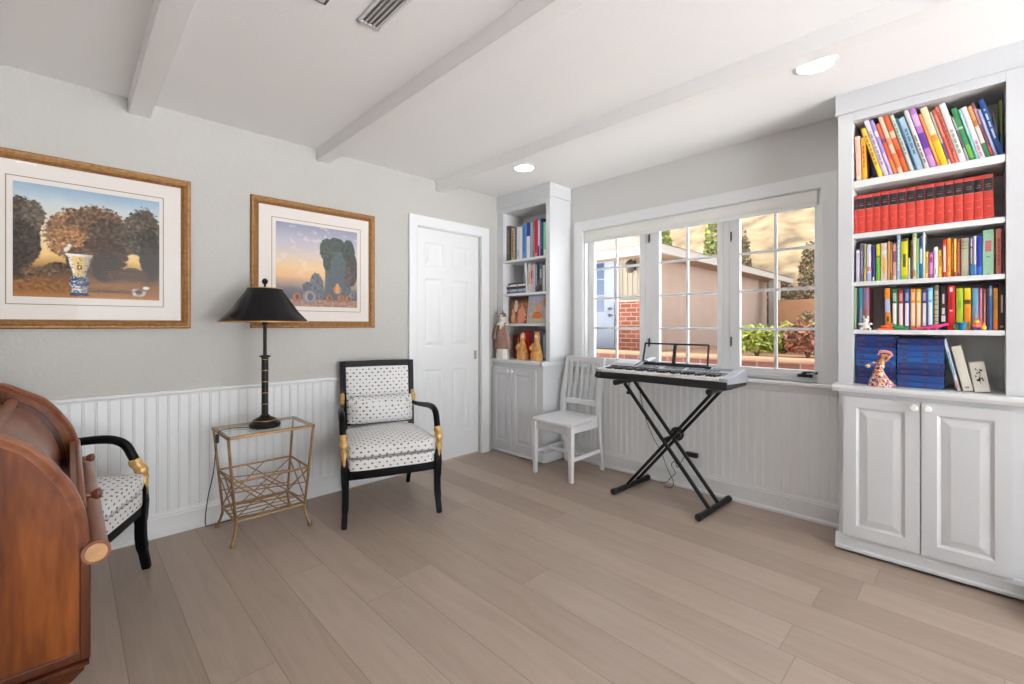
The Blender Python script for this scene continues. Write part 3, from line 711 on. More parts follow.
# ================================================================== ARMCHAIRS (one built, one copied)
def cushion(mb, x0, x1, y0, y1, z0, z1, puff=.02, n=10, taper=0):
    # soft box: grid top and bottom bulging towards the middle
    def P(i, j, top):
        u = -1+2*i/n; v = -1+2*j/n
        k = (1-abs(u)**3)*(1-abs(v)**3)
        e = .016*(1-k)
        xx = lerp(x0, x1, (u+1)/2); yy = lerp(y0, y1, (v+1)/2)
        if taper: xx *= 1-taper*(v+1)/2
        rx = 1-.085*(abs(v)**7); ry = 1-.06*(abs(u)**7)
        xx = (x0+x1)/2+(xx-(x0+x1)/2)*rx; yy = (y0+y1)/2+(yy-(y0+y1)/2)*ry
        zz = (z1+puff*k-e) if top else (z0+e*.8-puff*.2*k)
        return (xx, yy, zz)
    vs = [P(i, j, 1) for j in range(n+1) for i in range(n+1)]+[P(i, j, 0) for j in range(n+1) for i in range(n+1)]
    M = (n+1)**2; fs = []
    for j in range(n):
        for i in range(n):
            q = j*(n+1)+i; fs.append((q, q+1, q+n+2, q+n+1)); fs.append((M+q, M+q+n+1, M+q+n+2, M+q+1))
    bd = [i for i in range(n+1)]+[(j+1)*(n+1)-1 for j in range(1, n+1)]+[n*(n+1)+i for i in range(n-1, -1, -1)]+[j*(n+1) for j in range(n-1, 0, -1)]
    for a, b in zip(bd, bd[1:]+bd[:1]): fs.append((a, M+a, M+b, b))
    mb.add(vs, fs); return mb
PIPE = mat('fabric_piping', (132, 126, 122), .9)
def armchair(label, loc, rz):
    ch = thing('armchair', label, 'armchair', loc, rz, 'black and gold armchairs with motif fabric')
    B = dict(parent=ch, local=True)
    # seat frame: bowed front rail, side and back rails
    m = MB(); zt, zb = .345, .278
    fr = [(-.285, -.290), (-.19, -.298), (0, -.303), (.19, -.298), (.285, -.290)]
    m.sweep([(x, y, (zt+zb)/2) for x, y in curve_pts([(a, b, 0) for a, b in fr], 5) for x, y in [(x, y)]] if False else [(p.x, p.y, (zt+zb)/2) for p in curve_pts([(a, b, 0) for a, b in fr], 5)], (.034, .013), square=True)
    for s in (-1, 1): m.sweep([(s*.284, -.29, (zt+zb)/2), (s*.246, .255, (zt+zb)/2)], (.034, .013), square=True)
    m.sweep([(-.246, .255, (zt+zb)/2), (.246, .255, (zt+zb)/2)], (.034, .013), square=True)
    m.build('seat_frame', BLACK, bevel=.004, **B)
    # upholstered deck on the frame, loose cushion on it
    cushion(MB(), -.276, .276, -.330, .24, .322, .412, .006, 12, .12).build('seat_upholstery', FABRIC, smooth=60, uv=True, **B)
    cu = MB(); cushion(cu, -.272, .272, -.335, .225, .404, .494, .022, 12, .13)
    cu.build('seat_cushion', FABRIC, smooth=60, uv=True, **B)
    # back: raked frame (posts run down into the rear legs), upholstered panel
    def by(z): return .262+.085*max(0, (z-.34))/.6          # rake
    back = MB()
    back.sweep([(-.246, by(.915)-.0, .918), (0, by(.92)+.012, .920), (.246, by(.915), .918)], (.022, .016), square=True)
    back.build('back_rail', BLACK, bevel=.004, **B)
    MB().sweep([(-.23, by(.50), .50), (.23, by(.50), .50)], (.018, .012), square=True).build('back_rail', BLACK, bevel=.004, **B)
    for s in (-1, 1):
        p = MB(); p.sweep([(s*.226, .345, 0), (s*.231, .29, .16), (s*.235, .262, .33), (s*.238, by(.5), .5), (s*.242, by(.7), .7), (s*.246, by(.93), .938)],
                          [(.014, .013), (.017, .016), (.022, .020), (.021, .019), (.02, .019), (.018, .019)], square=True, up=(0, 1, 0))
        p.build('leg', BLACK, bevel=.004, **B)
    pn = MB(); n = 8; hw = .222
    vs = []
    for side in (0, 1):
        for j in range(n+1):
            for i in range(n+1):
                u = -1+2*i/n; v = j/n; z = lerp(.50, .897, v); k = (1-abs(u)**4)*(1-abs(2*v-1)**4)
                vs.append((u*hw, by(z)-(.016+.022*k) if side == 0 else by(z)+.012, z))
    M = (n+1)**2; fs = []
    for j in range(n):
        for i in range(n):
            q = j*(n+1)+i; fs.append((q, q+1, q+n+2, q+n+1)); fs.append((M+q, M+q+n+1, M+q+n+2, M+q+1))
    bd = [i for i in range(n+1)]+[(j+1)*(n+1)-1 for j in range(1, n+1)]+[n*(n+1)+i for i in range(n-1, -1, -1)]+[j*(n+1) for j in range(n-1, 0, -1)]
    for a, b in zip(bd, bd[1:]+bd[:1]): fs.append((a, M+a, M+b, b))
    pn.add(vs, fs); pn.build('back_panel', FABRIC, smooth=60, uv=True, **B)
    # front sabre legs, arms and gilt carved joints
    for s in (-1, 1):
        p = MB(); p.sweep(curve_pts([(s*.284, -.300, .345), (s*.280, -.296, .25), (s*.280, -.298, .14), (s*.288, -.318, .0)], 5),
                          [(.024, .021)]*6+[(.021, .019)]*6+[(.017, .016)]*3+[(.016, .015)], square=True, up=(0, 1, 0))
        p.build('leg', BLACK, bevel=.004, **B)
        a = MB(); A = curve_pts([(s*.248, .285, .622), (s*.262, .20, .622), (s*.276, .07, .634), (s*.286, -.07, .648), (s*.290, -.17, .646), (s*.290, -.228, .618), (s*.289, -.256, .566), (s*.288, -.272, .530)], 5)
        k = len(A); a.sweep(A, [(lerp(.014, .021, min(1, i/(k*.5))), lerp(.013, .02, min(1, i/(k*.5)))) for i in range(k)], 10)
        a.build('arm', BLACK, smooth=50, **B)
        g = MB()       # gilt leaf-carved joint: swells where the arm lands, tapers into an S that meets the leg
        G = curve_pts([(s*.289, -.260, .545), (s*.289, -.280, .510), (s*.289, -.300, .475), (s*.288, -.300, .44), (s*.287, -.303, .395), (s*.286, -.304, .335)], 4)
        wds = [.021, .026, .029, .028, .024, .025, .029, .030, .026, .021, .020, .022, .024, .024, .023, .021, .02, .02, .018, .016, .015]
        g.sweep(G, [(wds[min(i, len(wds)-1)], wds[min(i, len(wds)-1)]*.9) for i in range(len(G))], 10)
        for q in range(3): g.ball((s*.289, -.31-.004*q, .50-.022*q), (.010, .008, .014), 8)
        g.build('gilt_joint', GOLD, smooth=50, **B)
        k2 = MB(); k2.sweep(curve_pts([(s*.246, by(.72)-.012, .715), (s*.252, by(.69)-.03, .68), (s*.253, by(.66)-.035, .64), (s*.250, by(.62)-.02, .595)], 4), [(v_*.75, v_*.8) for v_ in (.011, .015, .018, .02, .021, .021, .02, .019, .017, .015, .012, .01, .008)], 10)
        k2.build('gilt_mount', GOLD, smooth=50, **B)
        bk = MB(); bk.sweep([(s*.284, -.300, .34), (s*.285, -.302, .40), (s*.287, -.294, .47)], [(.022, .02), (.018, .016), (.012, .012)], square=True, up=(0, 1, 0)); bk.build('arm_post', BLACK, bevel=.003, **B)
    return ch
TH1 = math.radians(-19.5)
mid = Vector((1.429, 2.50, 0)); bk = Vector((-math.sin(TH1), math.cos(TH1), 0))
c1 = armchair('black and gold armchair with a lumbar pillow, beside the panelled door', mid+bk*.31, TH1)
pil = MB(); PW = .219; n = 12; vs = []
for side in (1, 0):
    for j in range(n+1):
        for i in range(n+1):
            u = -1+2*i/n; v = -1+2*j/n; k = (1-abs(u)**2.6)**.6*(1-abs(v)**2.4)**.6
            z = .520+.090*(v+1); yb = .262+.085*(z-.34)/.6-.048-.092
            vs.append((u*PW*(1-.03*abs(v)**4), yb+(-.085*k if side else .056*k), z-.006*(1-abs(u)**4)*(1-v)/2))
Mn = (n+1)**2; fs = []
for j in range(n):
    for i in range(n):
        q = j*(n+1)+i; fs.append((q, q+1, q+n+2, q+n+1)); fs.append((Mn+q, Mn+q+n+1, Mn+q+n+2, Mn+q+1))
bd = [i for i in range(n+1)]+[(j+1)*(n+1)-1 for j in range(1, n+1)]+[n*(n+1)+i for i in range(n-1, -1, -1)]+[j*(n+1) for j in range(n-1, 0, -1)]
for a, b in zip(bd, bd[1:]+bd[:1]): fs.append((a, Mn+a, Mn+b, b))
pil.add(vs, fs); po = pil.build('lumbar_pillow', FABRIC, None, smooth=70, uv=True)
po.location = c1.location; po.rotation_euler = c1.rotation_euler
tag(po, 'motif fabric lumbar pillow leaning on the back of the armchair beside the door', 'pillow')
def copy_tree(o, parent=None):
    c_ = o.copy(); C.objects.link(c_)
    if parent is not None: c_.parent = parent
    for k_ in list(o.children): copy_tree(k_, c_)
    return c_
TH2 = math.radians(64)
c2 = copy_tree(c1); c2['label'] = 'black and gold armchair partly hidden behind the roll-top desk'
fl = Vector((.276, 2.861, 0)); R2 = Matrix.Rotation(TH2, 3, 'Z')
c2.location = fl-R2 @ Vector((.288, -.318, 0)); c2.rotation_euler = (0, 0, TH2)

# ================================================================== ROLL-TOP DESK
dk = thing('rolltop_desk', 'cherry wood roll-top desk with a curved lid and round rolled front rail', 'desk', (-.4, 1.85, 0))
YN, YF = 1.40, 2.30
near = [onY(*p, YN) for p in ((12, 438.5), (25, 444), (38, 451.5), (50, 461), (62, 473.5), (75, 489), (86, 514), (90.5, 541))]
curve = [(p.x, p.z) for p in near]
topz = 1.025
prof = [(-.62, topz), (-.26, topz-.002), (-.20, topz-.010), (-.15, topz-.022), (-.118, topz-.041)]+curve[1:]+[(.036, .66)]
def off(pr, d):                       # inward offset of an open profile
    out = []
    for i, (x, z) in enumerate(pr):
        a = Vector(pr[max(i-1, 0)]); b = Vector(pr[min(i+1, len(pr)-1)]); t_ = (b-a).normalized(); out.append((x-(-t_.y)*d*-1*-1 if False else x+t_.y*d, z-t_.x*d))
    return out
prof = [(p.x, p.y) for p in curve_pts([(a, b, 0) for a, b in prof], 4)]
inner = off(prof, .022); mid_ = off(prof, .011)
PB = .445
def side(y0, y1, nm):
    poly = off(prof, .019)+[(off(prof, .019)[-1][0], PB), (-.62, PB)]
    s_ = MB().prism(poly, 'Y', y0+.008, y1-.008).build(nm, WOODSIDE, dk, smooth=30)
    stl = MB(); stl.box(.017, .0355, y0+.004, y1-.004, PB, .70); stl.box(-.62, .0355, y0+.005, y1-.005, PB, PB+.022)
    stl.build('side_stile', WOODDARK, s_, bevel=.003)
    # moulded rim following the curve
    rim = MB(); rr = []
    for (a, b), (c_, d_), (e_, f_) in zip(prof, mid_, inner):
        rr.append([(a, y0+.006, b), (a, y1-.006, b), (lerp(a, c_, .5), y1+.002, lerp(b, d_, .5)), (c_, y1, d_), (lerp(c_, e_, .4), y1-.006, lerp(d_, f_, .4)), (e_, y1-.007, f_), (e_, y0+.007, f_), (lerp(c_, e_, .4), y0+.006, lerp(d_, f_, .4)), (c_, y0, d_), (lerp(a, c_, .5), y0-.002, lerp(b, d_, .5))])
    rim.loft(rr); rim.build('rim', WOODROLL, s_, smooth=50)
side(YN, YN+.036, 'side_panel'); side(YF-.036, YF, 'side_panel')
# curved lid between the sides, recessed below the rims
lidp = off(prof, .052)
ih = [i for i, p in enumerate(lidp) if p[0] > -.135]
lp = [lidp[i] for i in ih]
lo = off(lidp, .018); lw = [lo[i] for i in ih]
MB().loft([[(a, YN+.034, b), (a, YF-.034, b), (c_, YF-.034, d_), (c_, YN+.034, d_)] for (a, b), (c_, d_) in zip(lp, lw)]).build('curved_lid', WOODROLL, dk, smooth=40)
# inner channel (guide) moulding along both rims
for y0, y1 in ((YN+.036, YN+.062), (YF-.062, YF-.036)):
    gp = off(prof, .038); gq = off(prof, .056)
    MB().loft([[(gp[i][0], y0, gp[i][1]), (gp[i][0], y1, gp[i][1]), (gq[i][0], y1, gq[i][1]), (gq[i][0], y0, gq[i][1])] for i in ih]).build('lid_guide', WOODDARK, dk, smooth=40)
m = MB(); x, z = lidp[ih[0]]
m.sweep([(x-.004, YN+.03, z+.008), (x-.004, YF-.03, z+.008)], (.012, .016), 10); m.build('top_moulding', WOODROLL, dk)
MB().box(-.62, x, YN+.02, YF-.02, z-.02, z+.002).build('top_board', WOODROLL, dk, bevel=.003)
rx = .026
m = MB(); m.sweep([(rx-.012, YN+.036, .735), (rx-.012, YF-.036, .735)], (.05, .013), square=True); m.sweep([(rx-.004, YN+.036, .783), (rx-.004, YF-.036, .783)], .008, 8)
m.build('lid_rail', WOODROLL, dk, bevel=.004)
KB = mat('dark_wood_knob', (92, 50, 34), .3, coat=.4)
for y in (YN+.27, YF-.16):
    MB().lathe([(.013, 0), (.008, .008), (.007, .018), (.011, .023), (.0145, .031), (.012, .039), (.003, .043)], (rx-.002, y, .742), 18, axis='X').build('knob', KB, dk)
MB().lathe([(.008, -.0), (.008, .001)], (rx+.003, YN+.35, .71), 12, axis='X').build('keyhole_plate', BRASS, dk)
# rolled front rail: a turned log with pale ends
sc = onY(89.5, 555, YN-.02); LR = .0225
lg = MB(); LXC = .044
lg.sweep([(LXC, YN-.018, .690), (LXC, YF+.01, .690)], LR, 28, caps=False); lg.sweep([(LXC, YN-.020, .690), (LXC, YN-.006, .690)], LR+.003, 28)
lo_ = lg.build('front_roll', WOODROLL, dk, smooth=40)
MB().sweep([(LXC, YN-.0225, .690), (LXC, YN-.019, .690)], LR-.003, 28).build('roll_end', ENDGRAIN, lo_)
# case below: writing bed, apron, moulded foot, legs
MB().box(-.62, .018, YN+.037, YF-.037, .62, .648).build('writing_bed', WOODDARK, dk, bevel=.003)
m = MB(); m.box(-.02, .005, YN+.036, YF-.036, PB+.01, .62); m.build('front_apron', WOODSIDE, dk, bevel=.002)
MB().box(-.62, -.60, YN+.036, YF-.036, PB, topz-.04).build('back_board', WOODDARK, dk, smooth=0)
ft = [(.0, 0), (.030, 0), (.033, -.006), (.026, -.012), (.022, -.03), (.006, -.058), (-.004, -.066)]
m = MB(); X0 = -.62
rings = []
for d, z in [(.035, 0), (.035, -.008), (.028, -.014), (.026, -.022), (.006, -.05), (0, -.056)]:
    rings.append([(X0, YN+.03-d, PB+z), (d-.002, YN+.03-d, PB+z), (d-.002, YF-.03+d, PB+z), (X0, YF-.03+d, PB+z)])
m.loft(rings); m.build('base_moulding', WOODDARK, dk, smooth=0)
for lx in (-.03, -.58):
    for ly in (YN+.065, YF-.065):
        MB().sweep([(lx, ly, PB-.05), (lx, ly, .2), (lx, ly, 0)], [(.03, .03), (.024, .024), (.017, .017)], square=True).build('leg', WOODDARK, dk, bevel=.004)

# ================================================================== WHITE WOODEN CHAIR
wc = thing('side_chair', 'white painted slat-back wooden chair between the corner cabinet and the keyboard', 'chair', (2.95, 2.335, 0))
FXL = [(2.72, 2.516), (2.725, 2.125), (3.165, 2.155), (3.18, 2.54)]
SX0, SX1, SZ = 2.69, 3.135, .455
m = MB(); pts = [(SX0, 2.50), (SX0+.02, 2.525), (3.08, 2.545), (SX1, 2.54), (SX1, 2.15), (3.08, 2.145), (SX0+.02, 2.115), (SX0, 2.14), (SX0-.014, 2.24), (SX0-.018, 2.32), (SX0-.014, 2.40)]
m.prism(pts, 'Z', SZ-.026, SZ); m.build('seat', WCHAIR, wc, bevel=.008, seg=3)
m = MB(); m.box(SX0+.02, SX0+.038, 2.15, 2.49, SZ-.09, SZ-.026); m.box(SX0+.03, 3.10, 2.148, 2.166, SZ-.09, SZ-.026); m.box(SX0+.03, 3.10, 2.49, 2.508, SZ-.09, SZ-.026); m.box(3.085, 3.105, 2.16, 2.50, SZ-.09, SZ-.026)
m.build('apron', WCHAIR, wc, bevel=.003)
for y in (2.135, 2.505):
    MB().sweep([(SX0+.028, y, SZ-.026), (SX0+.028, y, .30), (SX0+.034, y, 0)], [(.023, .021), (.022, .02), (.015, .014)], square=True, up=(0, 1, 0)).build('leg', WCHAIR, wc, bevel=.004)
def bx(z): return 3.105+.05*max(0, z-.44)/.5
for y in (2.155, 2.53):
    MB().sweep([(3.165, y, 0), (3.125, y, .22), (3.108, y, .42), (3.118, y, .60), (bx(.94)+.03, y, .925)], [(.015, .014), (.019, .016), (.021, .017), (.019, .016), (.013, .014)], square=True, up=(0, 1, 0)).build('leg', WCHAIR, wc, bevel=.004)
def bxx(z): return lerp(3.108, 3.185, (z-.42)/.505)
def arc(z, h, th, yo):
    mb = MB(); rr = []
    for k in range(9):
        u = -1+2*k/8; y = 2.3425+u*yo; x = bxx(z)+.016*(1-u*u); rr.append([(x-th, y, z-h), (x+th, y, z-h), (x+th+.004, y, z+h), (x-th+.004, y, z+h)])
    return mb.loft(rr)
arc(.905, .026, .010, .198).build('top_rail', WCHAIR, wc, bevel=.004, smooth=40)
arc(.545, .024, .009, .188).build('lower_rail', WCHAIR, wc, bevel=.004, smooth=40)
for k in range(6):
    u = -1+2*(k+.5)/6; y = 2.3425+u*.175
    MB().sweep([(bxx(.56)+.016*(1-u*u), y, .56), (bxx(.72)+.020*(1-u*u)+.006, y, .72), (bxx(.89)+.016*(1-u*u), y, .89)], (.006, .013), square=True, up=(1, 0, 0)).build('slat', WCHAIR, wc, bevel=.002)
for y in (2.137, 2.517): MB().sweep([(SX0+.03, y, .17), (3.13, y+.015, .17)], (.014, .009), square=True).build('stretcher', WCHAIR, wc, bevel=.003)
MB().sweep([(2.92, 2.14, .17), (2.92, 2.52, .17)], (.013, .009), square=True).build('stretcher', WCHAIR, wc, bevel=.003)

# ================================================================== KEYBOARD ON ITS X STAND
KX0, KX1, KY0, KY1, KZ = 2.79, 3.13, 1.022, 1.958, .812
sd_ = thing('keyboard_stand', 'black folding double X keyboard stand by the window', 'stand', (2.98, 1.475, 0))
for (a, b), nm in ((((2.757, 1.783), (3.208, 1.766)), 'foot'), (((2.757, 1.178), (3.204, 1.162)), 'foot')):
    mb = MB(); mb.sweep([(a[0], a[1], .021), (b[0], b[1], .021)], .0195, 14); fo = mb.build('foot', BLACKM, sd_)
    for p, q in ((a, b), (b, a)):
        d = (Vector((*q, 0))-Vector((*p, 0))).normalized(); MB().sweep([Vector((*p, .022))-d*.006, Vector((*p, .022))+d*.03], .022, 14).build('end_cap', BPLASTIC, fo)
TOPZ = KZ-.022
bars = [('A', (1.775, 1.17)), ('B', (1.17, 1.775))]
for x in (2.945, 3.015): pass
def crossbar(x, y0, z0, y1, z1): return MB().sweep([(x, y0, z0), (x, y1, z1)], (.0115, .0095), square=True, up=(1, 0, 0))
LYT, RYT = 1.80, 1.135
for x in (2.900, 3.040): crossbar(x, 1.168, .035, LYT-.02, TOPZ-.012).build('crossbar', BLACKM, sd_, bevel=.003)
for x in (2.928, 3.068): crossbar(x, 1.775, .035, RYT+.02, TOPZ-.012).build('crossbar', BLACKM, sd_, bevel=.003)
pz = .42; py = 1.482
MB().sweep([(2.90, py, pz), (3.09, py, pz)], .011, 12).build('pivot', BLACKM, sd_)
MB().lathe([(.02, 0), (.046, .003), (.05, .012), (.046, .026), (.02, .03)], (3.075, py-.01, pz+.01), 20, axis='X').build('locking_disc', BPLASTIC, sd_)
m = MB(); m.box(3.03, 3.055, py-.06, py+.01, pz+.0, pz+.03); m.build('release_lever', BPLASTIC, sd_, bevel=.004)
for y in (LYT, RYT):
    mb = MB(); mb.sweep([(2.815, y, TOPZ), (3.17, y, TOPZ)], .017, 14); mb.sweep([(2.805, y, TOPZ), (2.85, y, TOPZ)], .020, 14); mb.sweep([(3.14, y, TOPZ), (3.18, y, TOPZ)], .020, 14)
    mb.build('support_arm', BPLASTIC, sd_)
SILVER = mat('silver_plastic', (172, 174, 182), .38, metal=.25)
kb = thing('electronic_keyboard', 'silver and black electronic keyboard with a music rest under the window', 'keyboard', ((KX0+KX1)/2, (KY0+KY1)/2, KZ))
m = MB(); m.prism([(KX0+.006, KZ), (KX1-.01, KZ), (KX1-.004, KZ+.02), (KX1-.02, KZ+.03), (KX0, KZ+.048), (KX0, KZ+.006)], 'Y', KY0, KY1)
m.prism([(KX0-.004, KZ+.014), (KX0+.15, KZ+.014), (KX0+.15, KZ+.058), (KX0-.004, KZ+.05)], 'Y', KY1-.035, KY1)
m.box(KX0, KX0+.03, KY1, KY1+.012, KZ+.008, KZ+.03)
m.build('lower_case', BPLASTIC, kb, bevel=.004)
KZ += .024
# silver top: end blocks and raised rear panel
m = MB()
pe = [(KX0+.006, KZ+.010), (KX0+.006, KZ+.046), (KX0+.14, KZ+.058), (KX1-.05, KZ+.082), (KX1, KZ+.062), (KX1, KZ-.004)]
m.prism(pe, 'Y', KY0-.004, KY0+.05); m.prism(pe, 'Y', KY1-.03, KY1+.002)
m.prism([(KX0+.155, KZ+.026), (KX0+.155, KZ+.058), (KX1-.05, KZ+.080), (KX1, KZ+.06), (KX1, KZ-.004)], 'Y', KY0+.05, KY1-.03)
tp = m.build('top_case', SILVER, kb, bevel=.004)
KW = mat('white_key_plastic', (226, 224, 222), .25); KBK = mat('black_key_plastic', (18, 18, 20), .3)
ky0, ky1 = KY0+.051, KY1-.031; nw = 36; w_ = (ky1-ky0)/nw
m = MB()
for k in range(nw): m.box(KX0+.008, KX0+.155, ky0+k*w_+.0006, ky0+(k+1)*w_-.0006, KZ+.026, KZ+.045)
m.build('white_keys', KW, kb, bevel=.0008)
m = MB()
for k in range(nw):                     # k counts from the right (treble) end: C on top
    note = (k) % 7
    if k > 0 and note not in (1, 5): m.hexa([(KX0+.06, ky0+k*w_-.0055, KZ+.045), (KX0+.155, ky0+k*w_-.0055, KZ+.045), (KX0+.155, ky0+k*w_+.0055, KZ+.045), (KX0+.06, ky0+k*w_+.0055, KZ+.045)], [(KX0+.066, ky0+k*w_-.0045, KZ+.056), (KX0+.155, ky0+k*w_-.0045, KZ+.057), (KX0+.155, ky0+k*w_+.0045, KZ+.057), (KX0+.066, ky0+k*w_+.0045, KZ+.056)])
m.build('black_keys', KBK, kb, smooth=0)
def panel_z(x): return lerp(KZ+.058, KZ+.080, (x-KX0-.155)/(KX1-.05-KX0-.155))
def pbox(mb, x0, x1, y0, y1, h, lo=-.002):
    mb.hexa([(x0, y0, panel_z(x0)+lo), (x1, y0, panel_z(x1)+lo), (x1, y1, panel_z(x1)+lo), (x0, y1, panel_z(x0)+lo)], [(x0, y0, panel_z(x0)+h), (x1, y0, panel_z(x1)+h), (x1, y1, panel_z(x1)+h), (x0, y1, panel_z(x0)+h)])
m = MB(); pbox(m, KX0+.157, KX0+.172, KY0+.055, KY1-.035, .0012); pbox(m, KX0+.19, KX0+.25, KY0+.36, KY0+.50, .0015); m.build('control_strip', BPLASTIC, tp, smooth=0)
m = MB()
for k in range(9):
    for q in range(2): pbox(m, KX0+.19+q*.03, KX0+.205+q*.03, KY0+.12+k*.024, KY0+.137+k*.024, .004)
for k in range(2): pbox(m, KX0+.195, KX0+.215, KY0+.54+k*.026, KY0+.558+k*.026, .004)
m.build('buttons', mat('grey_button', (96, 98, 106), .4), tp, bevel=.001)
m = MB()
for y0, y1 in ((KY0+.06, KY0+.19), (KY1-.20, KY1-.06)): pbox(m, KX0+.225, KX0+.285, y0, y1, .001)
m.build('speaker_grille', mat('grille_grey', (120, 122, 130), .6, metal=.3, bump=.5, bscale=700), tp, smooth=0)
# music rest: open frame with a centre bar, raked back
mr = MB(); RXb = KX1-.06; zb = KZ+.078
H = .152; bl_, br_ = onX(642.5, 366, RXb).y, onX(707.5, 368, RXb).y; tl_, tr_ = bl_-.008, br_+.004
def rp(t_, h, dx=0): return (RXb+.030*h/H+dx, lerp(lerp(bl_, tl_, h/H), lerp(br_, tr_, h/H), t_), zb+h)
def bar(p_, q_, r_): mr.sweep([p_, q_], r_, square=True, up=(1, 0, 0))
bar(rp(0, .0), rp(0, H), (.004, .006)); bar(rp(1, 0), rp(1, H), (.004, .006)); bar(rp(-.01, H), rp(1.01, H), (.004, .006)); bar(rp(-.01, .008), rp(1.01, .008), (.005, .009)); bar(rp(.5, .006), rp(.5, H), (.004, .012))
mr.sweep([(RXb-.008, bl_, zb+.0), (RXb-.008, br_, zb+.0)], (.008, .010), square=True); mr.box(RXb-.03, RXb-.004, br_-.03, br_+.004, zb-.006, zb+.012)
mr.build('music_rest', BPLASTIC, kb, bevel=.0015)
MB().sweep(curve_pts([(KX1-.002, 1.86, KZ+.035), (KX1+.05, 1.85, KZ+.0), (KX1+.07, 1.80, .55), (KX1+.09, 1.74, .36), (KX1+.085, 1.66, .24), (KX1+.06, 1.60, .14), (KX1+.05, 1.545, .05), (KX1+.03, 1.55, .01), (KX1+.02, 1.60, .006)], 8), .0026, 6).build('cable', BPLASTIC, kb)
hg = MB(); hg.sweep(curve_pts([(2.955, 1.775, KZ+.002), (2.95, 1.775, .76), (2.95, 1.775, .71)], 4), .0045, 8); hg.box(2.936, 2.964, 1.762, 1.79, .695, .715)
hg.build('pedal_lead', BPLASTIC, kb, bevel=.002)
# booklets lying on the left end of the rear panel
PAPER = mat('paper_white', (236, 236, 238), .7); PAPER2 = mat('cover_grey', (206, 208, 214), .6)
def booklet(label, x0, x1, y0, y1, z, h, dz):
    t = thing('music_booklet', label, 'booklet', ((x0+x1)/2, (y0+y1)/2, z), 0, 'booklets lying on the keyboard')
    def tilt(x): return z+(x-x0)*dz
    def hb(mb, a, b, c_, d_, l, u): mb.hexa([(a, c_, tilt(a)+l), (b, c_, tilt(b)+l), (b, d_, tilt(b)+l), (a, d_, tilt(a)+l)], [(a, c_, tilt(a)+u), (b, c_, tilt(b)+u), (b, d_, tilt(b)+u), (a, d_, tilt(a)+u)])
    m = MB(); hb(m, x0+.002, x1-.002, y0+.002, y1, .0008, h-.0008); m.build('pages', PAPER, t, smooth=0)
    m = MB(); hb(m, x0, x1, y0, y1+.001, 0, .0008); hb(m, x0, x1, y0, y1+.001, h-.0008, h); m.build('cover', PAPER2, t, smooth=0)
sl = (.022)/(KX1-.05-KX0-.155)
booklet('grey-covered booklet lying at the left end of the keyboard, lower of two', KX0+.165, KX1-.045, 1.715, 1.93, KZ+.0635, .009, sl)
booklet('pale booklet lying on another at the left end of the keyboard', KX0+.170, KX1-.05, 1.72, 1.915, KZ+.0735, .010, sl)
t = thing('spiral_booklet', 'open black-edged booklet curling up beside the music rest', 'booklet', (KX0+.25, 1.68, KZ+.065))
m = MB(); rr = []
for k in range(11):
    u = k/10; y = lerp(1.735, 1.625, u); z = KZ+.068+.040*math.sin(u*PI*.62)**1.4+.006; rr.append([(KX0+.17, y, z-.004), (KX1-.06, y, z+.016), (KX1-.06, y, z+.019), (KX0+.17, y, z-.001)])
m.loft(rr); m.build('page', PAPER, t, smooth=40)
m = MB(); m.sweep([(q[0][0]-.001, q[0][1], q[0][2]+.0015) for q in rr], .0035, 6); m.build('black_edge', BPLASTIC, t)

# ---- wall socket and plugged-in adapter
ot = thing('wall_outlet', 'white electrical outlet plate on the beadboard below the window', 'outlet', (WX-.009, 1.42, .24))
MB().box(WX-.014, WX-.008, 1.365, 1.475, .17, .29).build('cover_plate', TRIMW, ot, bevel=.002)
m = MB()
for z in (.205, .255): m.box(WX-.017, WX-.013, 1.40, 1.44, z-.015, z+.015)
m.build('socket', WHITE, ot, bevel=.003)
ad = thing('power_adapter', 'black power adapter plugged into the outlet, its cord looping to the floor', 'adapter', (WX-.03, 1.43, .26))
MB().box(WX-.052, WX-.017, 1.385, 1.475, .243, .277).build('body', BPLASTIC, ad, bevel=.007, seg=3)
MB().sweep(curve_pts([(WX-.045, 1.475, .25), (WX-.055, 1.50, .20), (WX-.06, 1.53, .15), (WX-.05, 1.55, .19), (WX-.06, 1.575, .16), (WX-.07, 1.54, .11), (WX-.07, 1.58, .06), (WX-.05, 1.62, .015), (WX-.06, 1.66, .006)], 8), .0024, 6).build('cord', BPLASTIC, ad)

